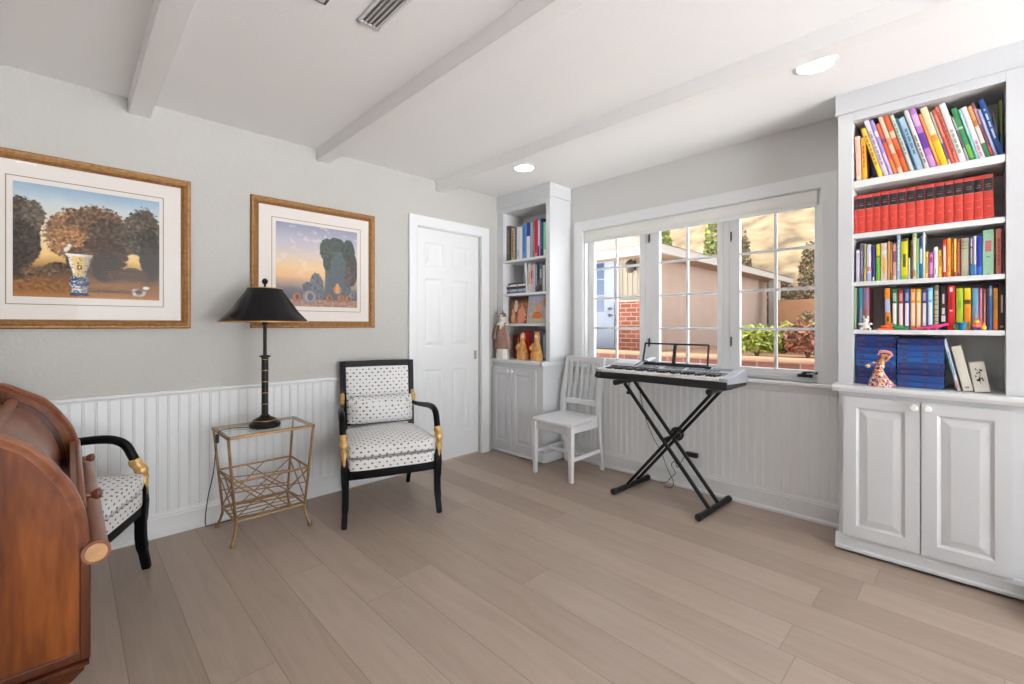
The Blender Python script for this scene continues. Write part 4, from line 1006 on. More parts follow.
# ================================================================== BOOKS
_BM = {}
def bmat(c, rough=.5):
    k = (tuple(c), rough)
    if k not in _BM: _BM[k] = mat('book_%d_%d_%d_%d' % (*c, int(rough*100)), c, rough)
    return _BM[k]
PAGES = mat('book_pages', (226, 220, 206), .9)
_labels = set()
def book(label, group, x, yl, z, t, H, D, col, lean=0, decor=(), rough=.45, tall=True):
    """Upright book: spine faces the room (-x). yl is its left (+y) bottom corner, decor = (v0, v1, colour[, inset]) on the spine."""
    mb = MB(); e = .0025 if t > .008 else t*.25
    rs = min(.004, t*.22)
    mats = [bmat(col, rough), PAGES]; mi = {}
    # cover: two boards and a rounded spine
    mb.box(rs, D, -e, 0, 0, H); mb.box(rs, D, -t, -t+e, 0, H)
    sec = [(rs+.002, 0), (rs*.35, -t*.04), (0, -t*.25), (-.0006, -t*.5), (0, -t*.75), (rs*.35, -t*.96), (rs+.002, -t)]
    mb.loft([[(a, b, 0) for a, b in sec], [(a, b, H) for a, b in sec]])
    mb.box(rs+.002, D-.004, -t+e, -e, .003, H-.003, 1)
    for d in decor:
        v0, v1, c = d[:3]; ins = d[3] if len(d) > 3 else .06
        k = tuple(c)
        if k not in mi: mi[k] = len(mats); mats.append(bmat(c, rough))
        y0, y1 = -t*(1-ins), -t*ins
        xs = [(rs*.35-.0007, -t*.04), (-.0007, -t*.25), (-.0013, -t*.5), (-.0007, -t*.75), (rs*.35-.0007, -t*.96)]
        pts = [(xx, min(max(yy, y0), y1)) for xx, yy in xs]
        mb.add([(a, b, H*v0) for a, b in pts]+[(a, b, H*v1) for a, b in pts], [(i, i+1, i+6, i+5) for i in range(4)], mi[k])
    o = mb.build('book', mats, smooth=30)
    o.location = (x, yl, z); o.rotation_euler = (-lean, 0, 0)
    assert label not in _labels, label
    _labels.add(label)
    n = len(label.replace(',', ' ').split()); print('LABEL', n, label) if not 4 <= n <= 16 else None
    tag(o, label, 'book', group); return o
XS = 3.008
def words(v0, v1, c, k=3, ins=.30, sd=0):      # small title strokes along the spine
    rnd = random.Random(sd*31+k); out = []; v = v0
    while v < v1-.02:
        h = rnd.uniform(.035, .11); out.append((v, min(v1, v+h), c, ins)); v += h+.018
    return out
def row(where, shelf_z, items, group, depth=.165, xs=XS, lean_of=None, plain=False):
    """items: (px_left, px_right, top_px, colour, name, decor, top_px_x or None) in photo pixels on the spine plane."""
    prev_end = None
    names = [it[4] for it in items]
    for i, it in enumerate(items):
        xl, xr, yt, col, nm, dec = it[:6]; tx = it[6] if len(it) > 6 else None
        yb = 325.5-(shelf_z-CAM_Z)*1.0                      # refined below
        d = ray((xl+xr)/2, 300); k = xs/d.x; yb = 325.5-FPX*(shelf_z-CAM_Z)/k
        pl, pr = onX(xl, yb, xs), onX(xr, yb, xs)
        lo_y, hi_y = (-.1025, .4455) if xs == XS else (2.6225, 3.1625)
        pl.y = min(pl.y, hi_y); pr.y = max(pr.y, lo_y)
        if tx is None:
            H = onX((xl+xr)/2, yt, xs).z-shelf_z; lean = 0
        else:
            pt = onX(tx, yt, xs); dy = pt.y-(pl.y+pr.y)/2; dz = pt.z-shelf_z; lean = math.atan2(dy, dz); H = math.hypot(dy, dz)
        if lean_of: lean = lean_of(i, lean)
        yl = pl.y; t = (pl.y-pr.y)*math.cos(lean)*.985
        if prev_end is not None: yl = min(yl, prev_end-.0004)
        t = max(.003, (yl-pr.y)*math.cos(lean)*.985)
        prev_end = pr.y
        zmax = {'middle shelf': 1.658, 'toy-lined shelf': 1.405, 'corner top shelf': 2.27, 'corner second shelf': 1.792, 'corner countertop': 1.19}.get(where)
        if zmax: H = min(H, (zmax-shelf_z-t*math.sin(abs(lean)))/math.cos(lean))
        if where == 'top shelf': H = min(H, (2.286-shelf_z-t*math.sin(abs(lean)))/math.cos(lean))*(.94 if i < 2 else 1)
        a = names[i-1] if i else None; b = names[i+1] if i < len(items)-1 else None
        if a and b: lab = '%s book on the %s, between the %s and %s ones' % (nm, where, a, b)
        elif b: lab = '%s book at the left end of the %s, beside the %s one' % (nm, where, b)
        else: lab = '%s book at the right end of the %s, beside the %s one' % (nm, where, a)
        xx, dd_ = xs+random.uniform(0, .006), depth+random.uniform(-.012, .02)
        if where == 'top shelf':
            if i < 2: dd_ = .085
            if i == 2: xx, dd_ = xs+.095, .14; lean = min(lean, math.asin((hi_y-yl)/H))
            if nm == 'royal blue': dd_ = .085
        book(lab, group, xx, yl, shelf_z+.0003, t, H, dd_, col, lean, dec)
W_ = (232, 230, 226)
# --- top shelf of the tall bookcase: thin picture books leaning left
top = [
 (856.4, 861.6, 133.6, (232, 178, 160), 'peach', [(.05, .12, (240, 214, 196))], 857.0),
 (862.2, 867.0, 135.8, (236, 178, 52), 'amber', words(.3, .8, (190, 96, 40), sd=1), 859.3),
 (871.8, 876.2, 121, (74, 88, 160), 'navy', [(.55, .95, (120, 140, 204))], 857.6),
 (878.6, 883.6, 128.6, (244, 202, 52), 'bright yellow', words(.25, .85, (150, 110, 60), sd=2), 864),
 (884.0, 889.4, 119.5, (216, 204, 226), 'pale lilac', words(.2, .8, (150, 130, 170), sd=3), 866.2),
 (889.8, 893.6, 121, (168, 148, 208), 'violet', [(.0, .4, (206, 180, 224)), (.7, .8, W_)], 871.6),
 (894.0, 898.2, 124, (226, 92, 60), 'red-orange', [(.02, .3, (240, 130, 60)), (.62, .7, (120, 60, 140))], 878),
 (898.6, 903.4, 114.5, (232, 196, 172), 'cream floral', [(.10, .35, (226, 120, 60)), (.5, .62, (220, 140, 90))], 879.2),
 (903.8, 909.6, 114.5, (214, 96, 48), 'burnt orange', [(.6, .72, (240, 200, 170)), (.25, .4, (196, 60, 40))], 885.6),
 (910.4, 914.6, 115.5, (196, 206, 196), 'sage', words(.3, .9, (120, 140, 130), sd=4), 891.2),
 (914.9, 917.4, 118, (58, 104, 138), 'teal', [(.1, .5, (36, 60, 96))], 896),
 (917.7, 924.2, 118, (172, 204, 226), 'sky blue', words(.3, .8, (90, 130, 170), sd=5), 901),
 (925.0, 930.0, 111, (214, 212, 210), 'light grey', words(.1, .6, (120, 118, 120), sd=6), 904.5),
 (930.4, 937.4, 108, (186, 120, 200), 'magenta', [(.02, .2, (206, 150, 214)), (.32, .58, (104, 52, 160)), (.7, .9, (214, 170, 226))], 910),
 (937.8, 941.0, 116.5, (234, 140, 70), 'tangerine', [(.1, .5, (240, 170, 80))], 915.5),
 (941.3, 949.0, 107.5, (238, 222, 178), 'cream and yellow', [(.0, .42, (246, 196, 30), 0.02), (.42, .52, (240, 160, 60), .02)], 924.5),
 (949.4, 951.6, 112, (226, 222, 226), 'thin white', [(.1, .4, (110, 90, 170))], 930.5),
 (951.9, 955.6, 110, (206, 92, 76), 'brick red', [(.5, .9, (224, 130, 110))], 934),
 (955.9, 959.6, 106.5, (222, 120, 98), 'coral', words(.2, .9, (150, 60, 50), sd=7), 937.5),
 (960.0, 967.4, 104.5, (228, 222, 220), 'chalk white', words(.15, .55, (150, 170, 150), sd=8), 941.2),
 (967.8, 970.0, 117, (170, 176, 176), 'short grey', [(.3, .7, (96, 96, 104))], 953),
 (970.3, 976.4, 107, (66, 150, 92), 'green', [(.05, .3, (120, 190, 80)), (.6, .64, (190, 220, 190))], 957.3),
 (976.7, 979.4, 108.5, (128, 206, 200), 'aqua', [(.5, .9, (170, 224, 220))], 962),
 (979.7, 986.0, 106, (232, 222, 232), 'lilac white', words(.05, .35, (220, 130, 150), sd=9), 967.5),
 (986.3, 991.2, 105, (226, 158, 96), 'patchwork', [(.0, .28, (40, 130, 80), .02), (.28, .6, (232, 226, 220), .02), (.62, .72, (200, 120, 60))], 972.6),
 (991.5, 994.6, 101, (140, 80, 104), 'plum', [(.05, .2, (224, 90, 80)), (.6, .9, (206, 150, 170))], 977.5),
 (994.9, 998.4, 108, (170, 180, 224), 'periwinkle', [(.1, .8, (204, 206, 238), .25)], 984),
 (998.8, 1004.8, 97, (26, 76, 150), 'royal blue', [(.30, .47, (200, 216, 236), .32), (.50, .60, (190, 208, 232), .34), (.63, .74, (200, 216, 236), .32), (.79, .83, (190, 208, 232), .34)], 988.5),
]
def lean_top(i, l):
    return [.03, .03, .20][i] if i < 3 else lerp(.262, .235, (i-3)/(len(top)-4))
row('top shelf', 1.968, top, 'thin picture books leaning on the top shelf', .17, XS, lean_top)
# two more at the far right, mostly behind the frame
p = onX(1003.5, 150, XS)
book('grey-white book in the right corner of the top shelf behind the royal blue one', 'thin picture books leaning on the top shelf', XS+.10, -.080, 1.9683, .008, .235, .13, (206, 208, 198), .06, [])
book('yellow-green tall book wedged in the right corner of the top shelf', 'thin picture books leaning on the top shelf', XS+.098, -.0925, 1.9683, .008, .285, .13, (206, 216, 120), .02, [(.0, .45, (120, 196, 196))])
# --- red encyclopedia
ex = [850+v/6.4 for v in (28, 48, 98, 147, 197, 250, 305, 360, 420, 478, 543, 605, 665, 727, 797, 857, 926)]
ordn = ['first', 'second', 'third', 'fourth', 'fifth', 'sixth', 'seventh', 'eighth', 'ninth', 'tenth', 'eleventh', 'twelfth', 'thirteenth', 'fourteenth', 'fifteenth', 'last']
RED = (206, 62, 52); EBL = (40, 28, 36); GILT = (196, 182, 160); EDK = (150, 36, 40)
for i in range(16):
    pl, pr = onX(ex[i], 230, XS), onX(ex[i+1], 220, XS); t_ = (pl.y-pr.y)*.985
    dec = [(0, .012, EDK, .0), (.635, .915, EBL, .0), (.985, 1, EDK, 0), (.625, .632, GILT, .05), (.918, .924, GILT, .05), (.722, .738, GILT, .22), (.738, .772, GILT, .38), (.772, .788, GILT, .14), (.788, .82, GILT, .36), (.82, .834, GILT, .26), (.28, .30, (226, 120, 90), .3), (.05, .06, (226, 120, 90), .1), (.44, .45, (226, 120, 90), .1)]
    lab = '%s red volume from the left in the red encyclopedia row with black title bands' % ordn[i] if i < 15 else 'last red volume at the right end of the red encyclopedia row'
    book(lab, 'red encyclopedia volumes', XS, pl.y, 1.6883, t_, .205, .175, RED, 0 if i < 14 else .02, dec, .4)
# --- third shelf
third = [
 (856, 859.4, 250, (196, 190, 208), 'lilac-grey', [(.9, .97, W_)]), (860, 863.2, 243, (108, 96, 124), 'slate purple', words(.2, .8, (150, 140, 160), sd=11)),
 (863.7, 866, 243.5, (150, 160, 110), 'moss', [(.0, .35, (206, 186, 90))]), (866.5, 871, 244.5, (214, 206, 216), 'white and pink', [(.28, .4, (206, 130, 140)), (.0, .22, (170, 176, 220))]),
 (871.4, 875.2, 246, (46, 50, 116), 'navy', [(.02, .12, W_, .3)]), (875.8, 880.2, 244, (206, 196, 40), 'lemon and green', [(.0, .6, (110, 180, 50), .02), (.62, .68, (110, 130, 40))]),
 (880.8, 887.4, 243, (226, 206, 190), 'cream and orange', [(.2, .62, (242, 178, 40), .3), (.0, .2, (190, 220, 220), .5), (.7, .8, W_, .1)]), (887.8, 889.6, 241, (206, 160, 100), 'ochre', []),
 (889.8, 892, 242, (150, 92, 40), 'brown', [(.2, .8, (190, 130, 60))]), (892.4, 896.4, 244, (214, 160, 150), 'rose', [(.0, .12, (226, 200, 190)), (.5, .8, (150, 80, 110))]),
 (896.8, 900.4, 235, (146, 182, 214), 'tall light blue', words(.2, .9, (220, 230, 240), sd=12)), (900.8, 908, 238.5, (212, 204, 40), 'thick yellow', [(.3, .62, (90, 96, 40), .3), (.0, .1, (150, 190, 60)), (.93, 1, (60, 70, 40), .0)]),
 (908.3, 910.2, 257.8, (222, 216, 206), 'small white', []), (910.5, 912.2, 243, (70, 54, 44), 'dark brown', []),
 (912.5, 916.4, 233.6, (212, 206, 176), 'tall cream', [(.05, .2, (190, 150, 110)), (.92, .98, (150, 170, 110))]), (916.7, 919.2, 238.5, (160, 206, 130), 'pale green', [(.1, .4, (110, 200, 180))]),
 (919.5, 922.4, 236, (36, 110, 160), 'ocean blue', [(.35, .7, (200, 216, 226)), (.75, .95, (40, 60, 120))]), (922.7, 924.8, 232.5, (214, 216, 222), 'tall white', []),
 (925.1, 928.4, 251.6, (238, 212, 90), 'short yellow', words(.2, .8, (190, 150, 40), sd=13)), (928.8, 933, 252.3, (176, 70, 150), 'short magenta', [(.15, .6, (206, 140, 206), .1), (.8, .9, (226, 120, 160))]),
 (933.6, 937.8, 247, (226, 224, 232), 'short white', [(.1, .3, (150, 150, 170), .4)]), (938.1, 942.2, 250, (246, 214, 90), 'sunny yellow', [(.4, .8, (234, 140, 40), .25)]),
 (942.6, 946.4, 239.5, (206, 54, 54), 'red and white', [(.14, .82, (232, 200, 200), .15)]), (946.7, 950.6, 238.2, (236, 146, 30), 'orange', [(.05, .12, (240, 190, 80)), (.3, .5, (240, 186, 60), .3)]),
 (950.9, 953.4, 239, (170, 70, 30), 'rust', words(.2, .9, (220, 150, 90), sd=14)), (953.7, 956.2, 238.6, (240, 196, 60), 'mustard', [(.0, .12, (150, 60, 40))]),
 (956.5, 960.2, 238.8, (142, 52, 44), 'maroon', words(.1, .9, (200, 120, 90), sd=15)), (960.9, 969.2, 237.8, (178, 174, 150), 'wide khaki', [(.72, .74, (110, 106, 90)), (.8, .82, (110, 106, 90)), (.86, .95, (150, 146, 120), .15)]),
 (969.7, 973.3, 236.6, (66, 66, 130), 'indigo', [(.3, .7, (190, 180, 150), .3), (.0, .28, (50, 110, 170), .02), (.75, .95, (200, 200, 220), .3)]), (973.6, 976.2, 235.8, (230, 218, 222), 'pale pink', [(.0, .28, (80, 150, 210), .02)]),
 (976.6, 982, 235.8, (26, 60, 170), 'cobalt blue', [(.0, .22, (40, 110, 210), .02), (.02, .05, W_, .3)]), (982.6, 994.2, 229.6, (164, 212, 180), 'thick mint green', [(.52, .76, (206, 120, 120), .22), (.57, .71, (176, 206, 180), .34), (.39, .41, (90, 130, 110), .35), (.94, .955, (70, 100, 90), .42), (.01, .03, (90, 130, 110), .42)]),
 (995.8, 1001.6, 228.5, (214, 128, 114), 'salmon', words(.2, .8, (170, 80, 76), sd=16)), (1001.9, 1005.2, 229.5, (70, 40, 40), 'dark maroon', []),
]
row('second shelf under the red volumes' if False else 'middle shelf', 1.432, third, 'mixed books on the middle shelf', .165)
ser = lambda c, pn=(226, 220, 222): [(.10, .66, pn, .16), (.72, .92, tuple(min(255, int(v*.5+128)) for v in c), .2), (.0, .05, tuple(int(v*.7) for v in c), .0)]
fourth = [
 (853.8, 856.6, 288, (150, 166, 130), 'grey-green', []), (856.9, 858.8, 288, (26, 64, 84), 'dark teal', []), (859, 862.6, 288, (64, 150, 170), 'turquoise', [(.0, .5, (130, 150, 170), .1)]), (863, 868.8, 287.6, (146, 104, 122), 'mauve', [(.1, .5, (150, 90, 84), .2), (.65, .9, (130, 110, 150), .2)]),
 (885.4, 891, 288.5, (226, 140, 40), 'orange comic', [(.42, .74, (170, 184, 226), .05), (.2, .32, (60, 40, 30), .3)], 887), 
 (891.6, 897.4, 290, (48, 106, 66), 'green-spined', ser((48, 106, 66))), (898, 903.5, 290, (170, 50, 50), 'red-spined', ser((170, 50, 50))), (904.1, 909.5, 289.6, (42, 78, 150), 'blue-spined', ser((42, 78, 150))),
 (910.1, 915.5, 289, (222, 130, 50), 'orange-spined', ser((222, 130, 50), (232, 206, 186))), (915.9, 921.2, 289, (232, 184, 60), 'yellow-spined', ser((232, 184, 60), (236, 214, 190))), (921.7, 926.9, 289.5, (74, 56, 128), 'purple-spined', ser((74, 56, 128))), (927.4, 932.9, 288, (100, 176, 220), 'light-blue-spined', ser((100, 176, 220), (214, 216, 234))),
 (933.6, 938.8, 285.2, (98, 94, 76), 'olive', words(.1, .9, (176, 166, 130), ins=.12, sd=21)), (939.8, 947, 287.6, (28, 26, 32), 'black and white', [(.2, .34, (226, 222, 220), .2), (.37, .52, (214, 210, 210), .3), (.62, .85, (200, 190, 196), .35), (.03, .1, (220, 210, 210), .5)]),
 (947.5, 955, 285.5, (206, 24, 36), 'scarlet', [(.86, .96, W_, .3), (.42, .45, W_, .3), (.5, .8, (150, 16, 28), .35)]), (955.9, 963.3, 288, (166, 190, 40), 'lime green', [(.5, .7, (120, 170, 60), .3)]), (964, 971, 288, (236, 170, 40), 'yellow and orange', [(.62, .72, (90, 70, 20), .0), (.1, .55, (240, 130, 30), .2), (.74, 1, (232, 200, 30), .02)]),
 (972, 978.6, 288, (130, 150, 180), 'blue-grey', [(.58, .95, (90, 160, 190), .15), (.05, .3, (206, 120, 110), .2)]), (979.3, 982.8, 288.5, (214, 110, 140), 'pink', [(.1, .9, (226, 150, 176), .3)]), (983.1, 986, 289, (140, 70, 70), 'maroon', [(.1, .9, (180, 140, 120), .3)]),
 (986.3, 988.7, 288.5, (20, 20, 26), 'black', []), (989, 992.4, 286, (70, 110, 180), 'denim blue', [(.78, .95, (150, 160, 176), .1)]), (993.3, 998.2, 288, (216, 150, 60), 'caramel', [(.0, .24, (232, 120, 50), .02), (.5, .75, (196, 140, 60), .2)]), (998.9, 1005.2, 283.8, (50, 34, 34), 'dark brown', [(.38, .76, (206, 196, 190), .35), (.06, .1, (160, 150, 140), .2)]),
]
row('toy-lined shelf', 1.178, fourth, 'books on the toy-lined shelf', .165)
# --- blue volumes lying flat in two stacks on the countertop, then three leaning books
BL = [(28, 72, 140), (22, 58, 120), (30, 84, 158), (24, 48, 112), (36, 92, 164)]
def flat(label, x, y0, y1, z, h, D, col, group):
    mb = MB(); e = .002
    mb.box(x+.003, x+D, y0, y1, z, z+e); mb.box(x+.003, x+D, y0, y1, z+h-e, z+h)
    sec = [(x+.004, z), (x+.001, z+h*.1), (x, z+h*.35), (x, z+h*.65), (x+.001, z+h*.9), (x+.004, z+h)]
    mb.loft([[(a, y0, b) for a, b in sec], [(a, y1, b) for a, b in sec]])
    mb.box(x+.004, x+D-.004, y0+.003, y1-.003, z+e, z+h-e, 1)
    for u0, u1, c in ((.08, .22, 2), (.55, .66, 2), (.86, .90, 3)):
        ya, yb_ = lerp(y1, y0, u0), lerp(y1, y0, u1); mb.add([(x-.0006, ya, z+h*.3), (x-.0006, yb_, z+h*.3), (x-.0006, yb_, z+h*.7), (x-.0006, ya, z+h*.7)], [(0, 1, 2, 3)], c)
    o = mb.build('bound_volume', [bmat(col, .5), PAGES, bmat((84, 54, 90), .5), bmat((120, 40, 60), .5)], smooth=30)
    tag(o, label, 'book', group); return o
onm = ['bottom', 'second', 'third', 'fourth', 'fifth', 'sixth', 'seventh', 'top']
for st_, (pa, pb, X_, topz_) in enumerate(((853.7, 896.2, 3.03, 1.148), (897.2, 944.5, 3.025, 1.136))):
    ya, yb_ = onX(pb, 380, X_).y, onX(pa, 380, X_).y
    if st_ == 0: yb_ = min(yb_, .443)
    h = (topz_-RC)/8
    for k in range(8):
        dx = random.uniform(-.004, .005); dy = random.uniform(-.0015, .0)
        nm_ = ('%s blue volume%s in the stack behind the mosaic figurine' if st_ == 0 else '%s blue volume%s in the stack beside the leaning cream books')
        lab = nm_ % (onm[k], '' if k in (0, 7) else ' from the bottom')
        flat(lab, X_+dx, ya+max(0, -dy), yb_+min(0, dy)-(.001 if st_ == 0 else .0), RC+.0003+k*h, h-.0006, .19, BL[(k*3+st_*2) % 5], 'blue bound volumes lying in stacks')
XL = 3.035
for pl_, pr_, tx_, ty_, col, nm_, dec in ((957.2, 960.8, 944.2, 339, (206, 214, 220), 'thin white and blue book leaning on the stack of blue volumes', [(.3, .75, (90, 160, 200), .3), (.05, .2, (206, 130, 110), .3)]),
                                    (963.2, 974.0, 956.0, 347, (224, 220, 206), 'cream book leaning between the thin blue-white one and the flowered one', [(.06, .1, (150, 146, 130), .3)]),
                                    (974.6, 991.0, 976.5, 363, (222, 218, 206), 'short cream book with black flower sprigs, leaning at the right', [])):
    yb = 386; a, b, tt = onX(pl_, yb, XL), onX(pr_, yb, XL), onX(tx_, ty_, XL)
    dy = tt.y-(a.y+b.y)/2; dz = tt.z-RC; ln = math.atan2(dy, dz); H = math.hypot(dy, dz)
    dec = list(dec)
    o = book(nm_, 'three books leaning on the countertop', XL, a.y, RC+.0003, max(.006, (a.y-b.y)*math.cos(ln)), H, .15 if 'short' not in nm_ else .12, col, ln, dec, .7)
    if 'short' in nm_:       # sprigs drawn on the wide spine side
        sp = MB(); t_ = (a.y-b.y)*math.cos(ln)
        rnd = random.Random(4)
        def dab(y, z, ry, rz): sp.add([(-.0022, y-ry, z), (-.0022, y, z-rz), (-.0022, y+ry, z), (-.0022, y, z+rz)], [(0, 1, 2, 3)])
        for k in range(16): dab(-t_*rnd.uniform(.25, .75), H*rnd.uniform(.35, .8), .0035, .0045)
        for k in range(8): dab(-t_*.5+.004*math.sin(k), H*(.30+.06*k), .0012, .006)
        sp.build('flower_sprig', bmat((40, 38, 40), .7), o, local=True)
# --- toys along the fourth shelf
def toy(name, label, cat, parts, x, y, z, group=None):
    t = thing(name, label, cat, (x, y, z), 0, group)
    for pn, mt_, fn in parts:
        mb = MB(); fn(mb); mb.build(pn, mt_, t, local=True, smooth=60)
    return t
WCER = mat('white_glazed', (236, 232, 226), .3)
def at(px, xx=2.994): return onX(px, 330, xx).y
SHZ = 1.178
tz = SHZ+.0003; TXX = 3.0
def bunny_b(mb): mb.ball((0, 0, .020), (.013, .018, .020)); mb.ball((0, -.002, .048), (.012, .013, .013)); mb.ball((-.006, -.017, .006), (.008, .008, .006)); mb.ball((-.006, .017, .006), (.008, .008, .006)); mb.ball((-.006, -.021, .03), (.006, .010, .006)); mb.ball((-.006, .021, .03), (.006, .01, .006))
def bunny_e(mb): mb.ball((0, .008, .066), (.004, .005, .010)); mb.ball((0, -.010, .064), (.004, .005, .009))
toy('toy_bear', 'small white glazed toy animal in front of the mauve book', 'toy', [('body', WCER, bunny_b), ('ear', WCER, bunny_e)], 2.998, at(865.5), tz)
TO = mat('orange_plastic', (238, 104, 50), .4)
def fig_o(mb):
    mb.box(-.008, .008, -.03, .03, 0, .009); mb.ball((0, .0, .016), (.008, .022, .010)); mb.ball((0, -.024, .022), (.008, .009, .012))
toy('toy_crab', 'flat orange plastic toy lying before the orange comic book', 'toy', [('body', TO, fig_o)], 2.996, at(885.5), tz)
TG = mat('green_plastic', (52, 140, 72), .4)
def fig_g(mb): mb.ball((0, 0, .012), (.009, .026, .012)); mb.ball((0, .018, .022), (.008, .010, .010)); mb.ball((0, -.026, .008), (.007, .012, .007))
toy('toy_frog', 'green plastic toy before the green-spined book', 'toy', [('body', TG, fig_g)], 2.996, at(898.5), tz)
TP = mat('pink_plastic', (232, 62, 132), .4)
def fig_p(mb):
    mb.sweep(curve_pts([(0, .062, .005), (0, .03, .009), (0, 0, .015), (0, -.03, .020), (0, -.055, .028)], 5), [.003]*3+[.005]*5+[.009]*9+[.006]*4, 8); mb.ball((0, -.055, .028), (.007, .010, .007)); mb.ball((-.001, .008, .007), (.006, .006, .008)); mb.ball((-.001, -.02, .008), (.006, .006, .009))
toy('toy_lizard', 'long pink plastic toy stretched before the light-blue-spined and olive books', 'toy', [('body', TP, fig_p)], 2.996, at(930.5), tz)
TB = mat('blue_plastic', (20, 124, 176), .35); TBG = mat('lime_plastic', (90, 200, 120), .4)
def cup(mb): mb.lathe([(.010, 0), (.014, .004), (.013, .016), (.019, .03), (.021, .036), (.018, .036), (.011, .018)], (0, 0, 0), 18)
def cuph(mb): mb.sweep(curve_pts([(0, .013, .006), (-.002, .024, .010), (-.002, .026, .022), (0, .018, .028)], 5), .0032, 6)
toy('toy_cup', 'tiny blue toy goblet with a green handle before the lime green book', 'toy', [('bowl', TB, cup), ('handle', TBG, cuph)], 2.996+.008, at(962), tz)
TM1 = mat('toy_purple', (110, 80, 170), .4); TM2 = mat('toy_coral', (232, 110, 90), .4); TM3 = mat('toy_yellow', (240, 190, 60), .4)
toy('toy_figure', 'tiny multicoloured toy figure before the pink and blue-grey books', 'toy', [('legs', TM1, lambda mb: (mb.ball((0, .009, .007), (.007, .007, .007)), mb.ball((0, -.009, .007), (.007, .007, .007)))), ('body', TM2, lambda mb: mb.ball((0, 0, .022), (.010, .017, .012))), ('head', TM3, lambda mb: mb.ball((0, 0, .040), (.009, .010, .010)))], 2.996, at(976.5), tz)
toy('toy_blocks', 'small yellow and orange toy before the black book', 'toy', [('body', TM3, lambda mb: mb.ball((0, 0, .012), (.008, .010, .012))), ('top', TO, lambda mb: mb.ball((0, 0, .028), (.006, .007, .007)))], 2.996, at(983.6), tz)
# --- mosaic figurine on the countertop
def mosaic():
    m_, nt, b = nodes_of('mosaic_glaze'); tc = N(nt, 'ShaderNodeTexCoord'); vo = N(nt, 'ShaderNodeTexVoronoi'); vo.inputs['Scale'].default_value = 150
    nt.links.new(tc.outputs['Object'], vo.inputs['Vector'])
    rp = N(nt, 'ShaderNodeValToRGB'); rp.color_ramp.interpolation = 'CONSTANT'; e = rp.color_ramp.elements
    cols = [(214, 120, 60), (122, 70, 150), (230, 196, 110), (190, 60, 70), (226, 214, 200), (150, 110, 180), (206, 150, 80), (60, 60, 90)]
    e[0].position = 0; e[0].color = lin(cols[0]); e[1].position = .125; e[1].color = lin(cols[1])
    for i in range(2, 8): q = e.new(i*.125); q.color = lin(cols[i])
    wn = N(nt, 'ShaderNodeTexWhiteNoise'); nt.links.new(vo.outputs['Position'], wn.inputs['Vector']); nt.links.new(wn.outputs['Value'], rp.inputs[0]); nt.links.new(rp.outputs[0], b.inputs['Base Color']); b.inputs['Roughness'].default_value = .25
    return m_
MOS = mosaic(); fy = onX(880.5, 384, 2.975).y
fg = thing('mosaic_figurine', 'mosaic-patterned dancer figurine with a flared skirt on the countertop', 'figurine', (2.975, fy, RC+.0003))
GZ = mat('ochre_glaze', (214, 150, 84), .3, var=.2, vscale=60); PKG = mat('pink_glaze', (222, 150, 150), .3)
m = MB(); sk = []
for z, ry, rx, oy in ((0, .060, .034, -.004), (.006, .060, .035, -.004), (.02, .050, .031, -.002), (.045, .036, .026, .004), (.07, .024, .02, .008), (.088, .018, .016, .006), (.10, .019, .016, .002), (.115, .016, .014, -.002)):
    sk.append([(rx*math.cos(2*PI*k/20)*(1+.05*math.sin(5*2*PI*k/20)*(z < .03)), oy+ry*math.sin(2*PI*k/20)*(1+.05*math.sin(6*2*PI*k/20)*(z < .03)), z) for k in range(20)])
m.loft(sk); m.build('skirt', MOS, fg, local=True, smooth=60)
m = MB(); m.sweep([(0, -.002, .108), (0, -.006, .13), (-.001, -.010, .145)], [(.015, .013), (.012, .012), (.008, .008)], 12); m.build('torso', GZ, fg, local=True, smooth=60)
m = MB(); m.sweep(curve_pts([(-.004, .006, .128), (-.01, .030, .118), (-.014, .048, .108), (-.014, .052, .10)], 4), [.006]*4+[.005]*5+[.007]*4, 8); m.ball((-.014, .050, .102), (.008, .012, .010), 10); m.build('arm', MOS, fg, local=True, smooth=60)
m = MB(); m.sweep(curve_pts([(-.004, -.014, .130), (-.008, -.028, .138), (-.008, -.032, .152), (-.004, -.020, .165)], 4), .005, 8); m.build('arm', GZ, fg, local=True, smooth=60)
m = MB(); m.ball((0, -.012, .155), (.010, .012, .013), 12); m.build('head', GZ, fg, local=True, smooth=60)
m = MB(); m.sweep(curve_pts([(0, .010, .160), (0, .002, .176), (0, -.016, .180), (0, -.036, .174), (-.001, -.044, .162), (-.001, -.034, .154)], 4), [.004]*4+[.008]*10+[.006]*7, 10); m.build('headdress', PKG, fg, local=True, smooth=60)

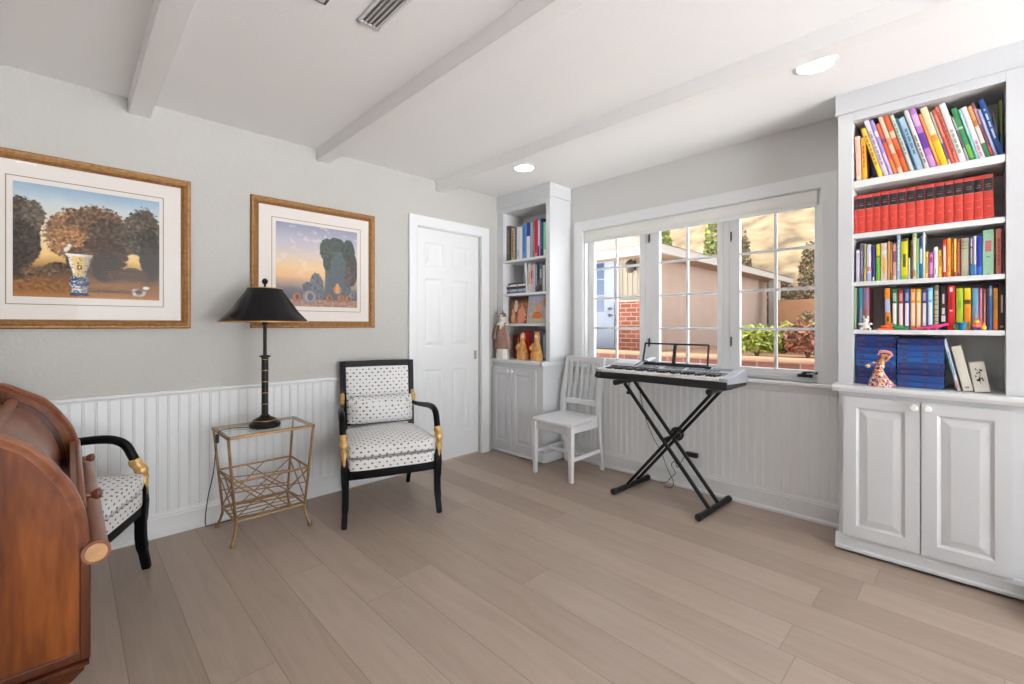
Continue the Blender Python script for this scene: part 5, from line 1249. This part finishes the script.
# ================================================================== CORNER BOOKCASE CONTENTS
XB = 3.02
def lrow(where, z, items, group, depth=.17):
    row(where, z, items, group, depth, XB)
l1 = [
 (504.8, 509, 226, (92, 88, 98), 'charcoal', words(.2, .9, (130, 126, 134), sd=31)), (509.2, 510.9, 228, (52, 44, 30), 'black', []), (511.1, 514, 228, (190, 164, 116), 'tan', words(.1, .9, (110, 90, 60), sd=32)), (514.2, 516.2, 227, (96, 100, 116), 'slate', []),
 (516.5, 519.2, 227, (206, 212, 220), 'pale grey', [(.1, .3, (170, 180, 190), .2)]), (519.4, 521.8, 227, (232, 230, 232), 'white', []), (522, 525.8, 224.5, (84, 140, 200), 'sky blue', words(.2, .9, (60, 100, 160), sd=33)), (526, 529.8, 222.5, (48, 66, 136), 'blue and white', [(.0, .62, (226, 226, 232), .02)]),
 (530.2, 531.8, 222, (160, 176, 186), 'grey-blue', []), (532, 533.8, 221.5, (130, 124, 128), 'grey', [(.2, .8, (160, 150, 150), .2)]), (534, 537.6, 219.8, (206, 40, 76), 'crimson', [(.0, .12, (230, 120, 110), .2), (.2, .9, (176, 26, 60), .4)]), (537.8, 539.4, 219.8, (214, 206, 220), 'lilac', [(.0, .3, (80, 60, 130), .02)]),
 (539.6, 542.8, 218.5, (22, 48, 110), 'navy', words(.2, .9, (90, 120, 170), sd=34)), (543, 546, 222, (120, 206, 160), 'green', [(.0, .2, (214, 226, 214), .1)]),
]
lrow('corner top shelf', 1.818, l1, 'books on the corner bookcase top shelf')
l2 = [
 (526.0, 527.4, 263, (226, 228, 232), 'tall white', [], 524.6), (527.8, 530.2, 263.5, (206, 214, 222), 'pale', [(.3, .7, (226, 160, 130), .2)]), (530.4, 532.9, 265, (214, 160, 140), 'peach', [(.5, .8, (170, 70, 80), .2), (.0, .3, (226, 206, 180), .1)]), (533.1, 534.8, 264, (190, 196, 210), 'lilac-grey', []),
 (535, 537.2, 262.5, (66, 82, 110), 'slate blue', words(.2, .9, (200, 206, 214), sd=36)), (537.4, 539, 263, (36, 44, 72), 'midnight', [(.1, .4, (120, 100, 90), .2)]), (539.2, 542, 263.5, (110, 120, 126), 'grey', [(.05, .25, (70, 40, 40), .1), (.5, .8, (210, 214, 214), .3)]), (542.3, 544.6, 265, (224, 228, 226), 'white', []), (544.8, 546.2, 264, (96, 92, 112), 'violet-grey', []),
]
lrow('corner second shelf', 1.502, l2, 'books standing on the corner bookcase second shelf')
ys0, ys1 = onX(525.3, 292, XB).y, onX(506, 293, XB).y
zz = 1.5023
for k, (h, c, dl, nm_) in enumerate(((.022, (90, 120, 160), 0, 'grey-blue book at the bottom of the flat pile in the corner bookcase'), (.020, (186, 196, 214), .004, 'pale blue book lying second from the bottom of the corner pile'), (.026, (74, 46, 44), .002, 'dark brown book lying above the pale blue one in the corner pile'), (.018, (226, 224, 226), .006, 'white book lying second from the top of the corner pile'), (.012, (54, 40, 44), .03, 'thin black book on top of the flat pile in the corner bookcase'))):
    flat(nm_, XB+random.uniform(0, .01), ys0+dl*.5+.004, min(ys1, 3.16)-dl, zz, h, .17, c, 'books lying flat in the corner bookcase'); zz += h+.0005
# two large picture books standing face-out on the third shelf
def coverpaint(kind):
    def fn(u, v):
        n = fbm(u*7, v*7, 11+kind); n2 = fbm(u*20, v*20, 5)
        if kind == 0:
            c = mixc((84, 52, 34), (196, 132, 92), .5+n*1.4); c = mixc(c, (40, 30, 26), sstep(.72, .95, v+n*.3)*.8)
            if math.hypot((u-.68)/.22, (v-.3)/.32)+n < 1: c = mixc((214, 120, 84), (232, 176, 150), .5+n2)
            if math.hypot((u-.32)/.12, (v-.65)/.2)+n < 1: c = (216, 196, 186)
            if math.hypot((u-.2)/.1, (v-.25)/.3)+n < 1: c = mixc((206, 140, 90), (236, 190, 150), .5+n2)
            return c
        c = mixc((206, 200, 214), (176, 160, 140), .5+n); c = mixc(c, (190, 200, 226), sstep(.7, .95, v))
        if math.hypot((u-.55)/.12, (v-.55)/.22)+n*.5 < 1: c = (226, 160, 130)
        if math.hypot((u-.5)/.26, (v-.27)/.15)+n*.4 < 1: c = mixc((210, 96, 30), (240, 160, 70), .5+n2*1.5)
        if v < .17: c = mixc((226, 220, 206), (150, 150, 120), .5+n2)
        if math.hypot((u-.88)/.1, (v-.8)/.2)+n < 1: c = (186, 140, 104)
        return c
    return fn
for kind, (pa, pb, ty_, nm_) in enumerate(((509.5, 526.6, 296.5, 'large brown picture book standing face out in the corner bookcase'), (527.2, 546.4, 292.5, 'large pale picture book with orange centre facing out in the corner bookcase'))):
    X_ = 3.03+.01*kind; y1_, y0_ = onX(pa, 320, X_).y, onX(pb, 320, X_).y; H = min(.255, onX((pa+pb)/2, ty_, X_).z-1.2183)
    y0_ = max(y0_, 2.622)
    ob = thing('picture_book', nm_, 'book', (X_, (y0_+y1_)/2, 1.2205), 0, 'picture books standing face out')
    ob.rotation_euler = (0, math.radians(6), 0)
    hw = (y1_-y0_)/2
    MB().box(.0005, .0025, -hw, hw, 0, H).box(.0165, .0185, -hw, hw, 0, H).box(.0005, .0185, hw-.002, hw, 0, H).build('cover', bmat((150, 120, 100) if kind == 0 else (206, 200, 206)), ob, local=True, smooth=0)
    MB().box(.0025, .0165, -hw+.003, hw-.002, .003, H-.003).build('pages', PAGES, ob, local=True, smooth=0)
    fn = coverpaint(kind); nu, nv = 40, 56; vs = []; fs = []; cols = []
    for j_ in range(nv+1):
        for i_ in range(nu+1): u, v = i_/nu, j_/nv; vs.append((0, hw-2*hw*u, H*v)); cols.append(lin([max(0, min(255, k)) for k in fn(u, v)]))
    for j_ in range(nv):
        for i_ in range(nu): q = j_*(nu+1)+i_; fs.append((q, q+nu+1, q+nu+2, q+1))
    me = bpy.data.meshes.new('cover_picture'); me.from_pydata(vs, [], fs); ca = me.color_attributes.new('Col', 'FLOAT_COLOR', 'POINT'); ca.data.foreach_set('color', [k for c_ in cols for k in c_]); me.materials.append(PRINTM)
    o = bpy.data.objects.new('cover_picture', me); C.objects.link(o); o.parent = ob
# bottom row of upright books standing on the corner countertop
l4 = [
 (513.0, 516.0, 335, (120, 60, 50), 'brown', []), (516.2, 519.6, 333.5, (150, 44, 44), 'dark red', [(.2, .8, (206, 150, 130), .3)]), (519.8, 523.2, 332.5, (206, 150, 130), 'rose', []), (523.4, 525.4, 331, (176, 28, 34), 'crimson', []), (525.6, 528.6, 331.5, (214, 36, 36), 'bright red', [(.0, .2, (226, 90, 60), .1)]),
 (528.8, 531.4, 332, (120, 24, 40), 'burgundy', []), (531.6, 533.6, 331.5, (90, 40, 70), 'plum', []), (533.8, 538.6, 331.5, (206, 140, 116), 'salmon', [(.5, .9, (226, 186, 166), .2)]), (538.9, 541.6, 332, (116, 120, 136), 'grey', []), (541.9, 545.8, 332.5, (90, 110, 140), 'blue-grey', [(.1, .9, (176, 186, 196), .3)]),
]
lrow('corner countertop', LC, l4, 'upright books on the corner countertop', .17)
# two robed figurines in front of them
ROBE = mat('golden_tan_glaze', (206, 152, 84), .45, var=.25, vscale=50); SKIN = mat('pale_peach_glaze', (226, 184, 160), .5)
def robed(label, px, dxh):
    y = onX(px, 361, 2.975).y
    t = thing('robed_figurine', label, 'figurine', (2.975, y, LC+.0003), 0, 'tan robed figurines in the corner bookcase')
    m = MB(); rr = []
    for z, r, q in ((0, .056, .036), (.03, .062, .040), (.07, .058, .036), (.11, .046, .030), (.15, .030, .024), (.175, .02, .018), (.19, .014, .013)):
        rr.append([(q*math.cos(2*PI*k/18), r*math.sin(2*PI*k/18)*(1+.08*math.sin(4*2*PI*k/18)), z) for k in range(18)])
    m.loft(rr); m.build('robe', ROBE, t, local=True, smooth=60)
    m = MB(); m.ball((-.004, 0, .212), (.017, .017, .022), 12); m.build('head', SKIN, t, local=True, smooth=60)
    m = MB(); m.sweep(curve_pts([(.006, .020, .185), (.010, .021, .21), (.008, .010, .236), (.008, -.010, .236), (.010, -.021, .21), (.006, -.020, .185)], 4), .009, 8); m.build('hood', ROBE, t, local=True, smooth=60)
    for s in (-1, 1):
        m = MB(); m.sweep(curve_pts([(-.010, s*.028, .150), (-.030, s*.040, .12), (-.042, s*.024, .10), (-.044, s*.004, .112)], 4), [.012]*4+[.014]*5+[.009]*4, 8); m.build('sleeve', ROBE, t, local=True, smooth=60)
robed('tan robed figurine nearest the doll in the corner bookcase', 522.5, 0)
robed('tan robed figurine at the right end of the corner countertop', 536.5, 0)
# doll in a brown tulle skirt
dy_ = onX(504, 361, 2.955).y
dl = thing('cloth_doll', 'cloth doll with white collar and brown tulle skirt on the corner countertop', 'doll', (2.938, min(dy_, 3.125), LC+.0003))
TUL = mat('brown_tulle', (158, 126, 112), .9, var=.2, vscale=60, bump=.8, bscale=90); LACE = mat('white_lace', (230, 226, 220), .9, bump=.6, bscale=150); HAIR = mat('grey_yarn_hair', (120, 110, 102), .9, var=.3, vscale=80)
def fl_(z, r, q, wv, n_=36, ph=0): return [((q*(1+wv*math.sin(9*2*PI*k/n_+ph)))*math.cos(2*PI*k/n_), (r*(1+wv*math.sin(9*2*PI*k/n_+ph)))*math.sin(2*PI*k/n_), z) for k in range(n_)]
m = MB(); m.loft([fl_(0, .078, .044, .05), fl_(.03, .076, .044, .05), fl_(.12, .060, .04, .03)]); m.build('underskirt', LACE, dl, local=True, smooth=60)
m = MB(); m.loft([fl_(.095, .106, .042, .07), fl_(.10, .108, .043, .07), fl_(.17, .088, .042, .05), fl_(.25, .058, .042, .03), fl_(.30, .036, .03, .01)]); m.build('tulle_skirt', TUL, dl, local=True, smooth=60)
m = MB(); m.sweep([(0, 0, .28), (0, 0, .33), (0, 0, .36)], [(.036, .028), (.034, .026), (.016, .016)], 16); m.build('bodice', LACE, dl, local=True, smooth=60)
m = MB(); m.loft([fl_(.318, .072, .042, .10, 30), fl_(.324, .070, .040, .10, 30), fl_(.345, .04, .03, .04, 30), fl_(.358, .018, .018, 0, 30)]); m.build('collar', LACE, dl, local=True, smooth=60)
for s in (-1, 1):
    m = MB(); m.sweep(curve_pts([(-.004, s*.038, .335), (-.014, s*.066, .285), (-.03, s*.074, .225), (-.04, s*.062, .185)], 5), [.018]*5+[.015]*6+[.011]*5, 10); m.build('sleeve', TUL, dl, local=True, smooth=60)
m = MB(); m.ball((0, 0, .392), (.029, .029, .035), 18)
m.ball((-.029, 0, .388), (.005, .005, .006), 8); m.build('head', mat('doll_linen', (224, 206, 190), .9), dl, local=True, smooth=60)
m = MB()
for a in range(14):
    an = a/14*2*PI
    for zz_, rr_ in ((.405, .027), (.424, .018)):
        if math.cos(an) > -.75 or zz_ > .41: m.ball((rr_*math.cos(an)+.004, rr_*math.sin(an), zz_), (.010, .010, .010), 8)
m.sweep([(0, 0, .43), (0, 0, .462)], [.012, .004], 10); m.build('hair', HAIR, dl, local=True, smooth=60)
m = MB()
for s in (-1, 1): m.ball((-.028, s*.010, .398), (.003, .004, .004), 8)
m.build('eyes', BPLASTIC, dl, local=True, smooth=60)

# ================================================================== OUTSIDE THE WINDOW
def ext(c, k=.66): return tuple(int(v*k) for v in c)
PINK = mat('pink_stucco', ext((226, 196, 178)), .9, var=.05, vscale=2, bump=.3, bscale=30); BEIGE = mat('beige_siding', ext((190, 176, 156)), .8); FASC = mat('white_fascia', ext((210, 200, 192)), .6)
TER = mat('terracotta_ground', ext((214, 158, 116)), .95, var=.15, vscale=2.5); PAVE = mat('bounce_paving', (236, 230, 220), .9, var=.1, vscale=3)  # unseen paving kept very pale to bounce sun up onto the ceiling
BRK = brick_material('house_brick', (128, 62, 42), (98, 48, 36), (140, 120, 106), 2.2); BRK2 = brick_material('garden_brick', (112, 62, 50), (88, 50, 44), (120, 102, 92), 2.2)
ROOF = mat('pale_shingle', ext((196, 172, 166)), .9, var=.12, vscale=5)
structure(MB().box(WX+.17, 6.5, -4, 11, -.06, -.01).build('courtyard_ground', PAVE, smooth=0))
gw = MB(); gw.box(6.5, 6.78, -4, 11, -.02, .735); structure(gw.build('garden_wall', BRK2, smooth=0))
cp_ = MB(); cp_.box(6.46, 6.82, -4, 11, .735, .775); structure(cp_.build('garden_wall_coping', mat('coping_terracotta', ext((222, 170, 132)), .9, var=.1, vscale=4), bevel=.01))
structure(MB().box(6.78, 22, -8, 14, .55, .68).build('terrace_ground', TER, smooth=0))
hs = thing('neighbour_house', 'pale stucco house with brick base across the courtyard, seen through the window', 'house', (8.5, 4.63, .66))
m = MB(); m.box(8.5, 16.0, 4.63, 10.5, .6, 2.72); m.build('wall', PINK, hs, smooth=0)
m = MB()
for k in range(46): y = 4.66+k*.12; m.box(8.482, 8.5, y, y+.106, 1.72, 2.62)
m.build('board_siding', BEIGE, hs, smooth=0)
MB().box(8.40, 8.5, 4.62, 5.38, .6, 1.70).build('brick_base', BRK, hs, smooth=0)
MB().box(8.37, 8.5, 4.60, 5.40, 1.70, 1.735).build('base_ledge', FASC, hs, bevel=.005)
MB().box(15.2, 15.5, 4.1, 4.35, .66, 2.6).build('porch_post', FASC, hs, bevel=.01)
m = MB(); m.box(7.78, 16.6, 4.03, 4.10, 2.55, 2.72); m.box(7.78, 7.85, 4.10, 11, 2.55, 2.72); m.build('fascia', FASC, hs, bevel=.005)
MB().box(7.85, 16.6, 4.10, 11, 2.60, 2.64).build('soffit', mat('soffit_tan', ext((226, 190, 160)), .9), hs, smooth=0)
m = MB(); m.hexa([(7.74, 4.0, 2.72), (16.7, 4.0, 2.72), (16.7, 11.1, 2.72), (7.74, 11.1, 2.72)], [(9.6, 6.2, 3.5), (15.0, 6.2, 3.5), (15.0, 9.0, 3.5), (9.6, 9.0, 3.5)]); m.build('roof', ROOF, hs, smooth=0)
dY0, dY1 = 5.42, 6.26
dr = MB(); dr.box(8.44, 8.5, dY0-.07, dY1+.07, .66, 2.74); 
d_ = dr.build('door_frame', FASC, hs, bevel=.006)
DBL = mat('pale_blue_door', ext((158, 168, 190)), .5)
m = MB(); m.box(8.415, 8.45, dY0, dY1, .70, 1.50); m.box(8.415, 8.45, dY0, dY0+.26, 1.50, 2.68); m.box(8.415, 8.45, dY1-.12, dY1, 1.50, 2.68); m.box(8.415, 8.45, dY0+.26, dY1-.12, 2.58, 2.68)
for k in range(1, 3): z = lerp(1.5, 2.58, k/3); m.box(8.418, 8.448, dY0+.26, dY1-.12, z-.012, z+.012)
ym = (dY0+.26+dY1-.12)/2; m.box(8.418, 8.448, ym-.012, ym+.012, 1.5, 2.58)
dd = m.build('door', DBL, hs, bevel=.003)
MB().box(8.428, 8.436, dY0+.25, dY1-.11, 1.49, 2.59).build('door_pane', mat('dark_pane', (44, 60, 86), .05), dd, smooth=0)
for z in (1.42, 1.56): MB().lathe([(.012, 0), (.012, -.03), (.034, -.045), (.034, -.06), (.01, -.07)], (8.415, dY0+.10, z), 16, axis='X').build('door_knob', DARKMET, dd)
MB().box(8.40, 8.5, dY0-.05, dY1+.05, .66, .70).build('threshold', mat('dark_threshold', (70, 66, 70), .7), hs, smooth=0)
lt = thing('wall_lantern', 'black lantern on the beige siding beside the pale blue door outside', 'lantern', (8.44, 4.99, 2.46))
LANT = mat('lantern_iron', (50, 40, 38), .5, metal=.4)
MB().box(8.455, 8.482, 4.93, 5.05, 2.36, 2.56).build('back_plate', LANT, lt, bevel=.004)
MB().sweep(curve_pts([(8.46, 4.99, 2.50), (8.38, 4.99, 2.58), (8.33, 4.99, 2.55)], 4), .012, 8).build('bracket', LANT, lt)
MB().lathe([(.05, -.24), (.07, -.22), (.085, -.06), (.11, -.05), (.05, .0), (.015, .03)], (8.33, 4.99, 2.54), 8).build('lantern_body', LANT, lt, smooth=20)
# hillside beyond, tree trunks and shrubs
def hillmat():
    m_, nt, b = nodes_of('dry_hillside'); tc = N(nt, 'ShaderNodeTexCoord')
    n1 = N(nt, 'ShaderNodeTexNoise'); n1.inputs['Scale'].default_value = .9; n1.inputs['Detail'].default_value = 6; nt.links.new(tc.outputs['Object'], n1.inputs['Vector'])
    rp = N(nt, 'ShaderNodeValToRGB'); e = rp.color_ramp.elements; e[0].position = .32; e[0].color = lin((84, 70, 52)); e[1].position = .7; e[1].color = lin((146, 128, 100)); q = e.new(.5); q.color = lin((122, 102, 76))
    nt.links.new(n1.outputs['Fac'], rp.inputs[0]); nt.links.new(rp.outputs[0], b.inputs['Base Color']); b.inputs['Roughness'].default_value = .95
    return m_
HILL = hillmat()
m = MB(); nx, ny = 26, 34; vs = []
for i in range(nx+1):
    for j in range(ny+1):
        x = 17+i*.9; y = -9+j*1.0; vs.append((x, y, .6+max(0, (x-17.5))*.62+.6*fbm(x*.25, y*.25, 3)*min(1, (x-17)*.5)))
m.add(vs, [(i*(ny+1)+j, (i+1)*(ny+1)+j, (i+1)*(ny+1)+j+1, i*(ny+1)+j+1) for i in range(nx) for j in range(ny)])
structure(m.build('hillside', HILL, smooth=60))
def shrub(label, x, y, z, rx, ry, rz, cols, nl, seed, leaf=.05, group='shrubs in the garden'):
    t = thing('garden_shrub', label, 'shrub', (x, y, z), 0, group); rnd = random.Random(seed)
    mb = MB()
    for k in range(nl):
        a, b = rnd.uniform(0, 2*PI), rnd.uniform(-.25, 1.0); r = rnd.uniform(.55, 1)**.5
        p = Vector((rx*r*math.cos(a)*math.sqrt(max(0, 1-b*b*.9)), ry*r*math.sin(a)*math.sqrt(max(0, 1-b*b*.9)), rz*.35+rz*r*b*.72))
        d = Vector((rnd.gauss(0, 1), rnd.gauss(0, 1), rnd.gauss(.4, 1))).normalized(); s_ = d.cross(Vector((rnd.gauss(0, 1), rnd.gauss(0, 1), rnd.gauss(0, 1)))).normalized(); l = leaf*rnd.uniform(.7, 1.5)
        q = len(mb.v); mb.add([p-d*l, p+s_*l*.45, p+d*l*1.1, p-s_*l*.45], [(0, 1, 2, 3)], rnd.randrange(len(cols)))
    mb.build('foliage', [mat('leaf_%d_%d_%d' % c_, c_, .7) for c_ in cols], t, local=True, smooth=0)
    st_ = MB()
    for k in range(4): a = rnd.uniform(0, 2*PI); st_.sweep([(0, 0, 0), (rx*.4*math.cos(a), ry*.4*math.sin(a), rz*.6)], [.02, .008], 6)
    st_.build('stem', mat('shrub_stem', (110, 84, 60), .9), t, local=True)
YG = [(130, 142, 44), (150, 150, 66), (104, 118, 40)]; RB = [(124, 72, 52), (140, 88, 66), (92, 68, 44)]; DG = [(62, 68, 42), (84, 82, 50), (52, 56, 36)]; PKB = [(156, 106, 88), (140, 116, 80), (92, 82, 58)]
def gp_(px, X_): d = ray(px, 325); return d.y*X_/d.x
shrub('yellow-green shrub on the terrace, seen low in the right window sash', 8.2, gp_(757, 8.2), .68, .42, .40, .50, YG, 1500, 1, .045)
shrub('russet shrub on the terrace near the right window jamb', 8.4, gp_(808, 8.4), .68, .40, .36, .52, RB, 1300, 2, .045)
shrub('low yellow-green grass clump behind the russet shrub', 9.6, gp_(798, 9.6), .68, .5, .6, .55, YG+PKB, 1300, 3, .05)
shrub('brown flowering bush at the far right of the window view', 12.0, gp_(811, 12.0), .68, .35, .35, .8, PKB, 1300, 4, .05)
shrub('dark bush at the foot of the hillside behind the porch post', 18.2, gp_(783, 18.2), .9, .5, .7, 1.5, DG+PKB, 1800, 5, .07)
shrub('green bush above the pale stucco house at the left of the middle sash', 21.0, gp_(661, 21.0), 2.6, .8, .55, 3.6, DG+YG, 1900, 6, .09)
shrub('green bush on the hillside above the right end of the middle sash', 21.5, gp_(716, 21.5), 2.9, .7, .5, 4.2, DG+YG, 1900, 7, .09)
shrub('dark scrub across the hillside above the porch roof', 20.2, gp_(762, 20.2), 2.2, .5, 1.3, .8, DG+RB, 1700, 8, .07)
shrub('pinkish scrub at the top right of the window view', 19.0, gp_(814, 19.0), 1.5, .4, .5, 2.6, PKB+DG, 1700, 9, .07)
shrub('russet scrub on the hillside at the left edge of the right sash', 19.4, gp_(741, 19.4), 1.9, .4, .4, 3.0, PKB+DG, 1500, 10, .07)
m = MB(); m.box(15.0, 15.3, gp_(803, 15.1)-.9, gp_(803, 15.1)+.65, .68, 1.95); structure(m.build('garden_wall_far', mat('orange_stucco', ext((222, 160, 116)), .9, var=.08, vscale=3), smooth=0))
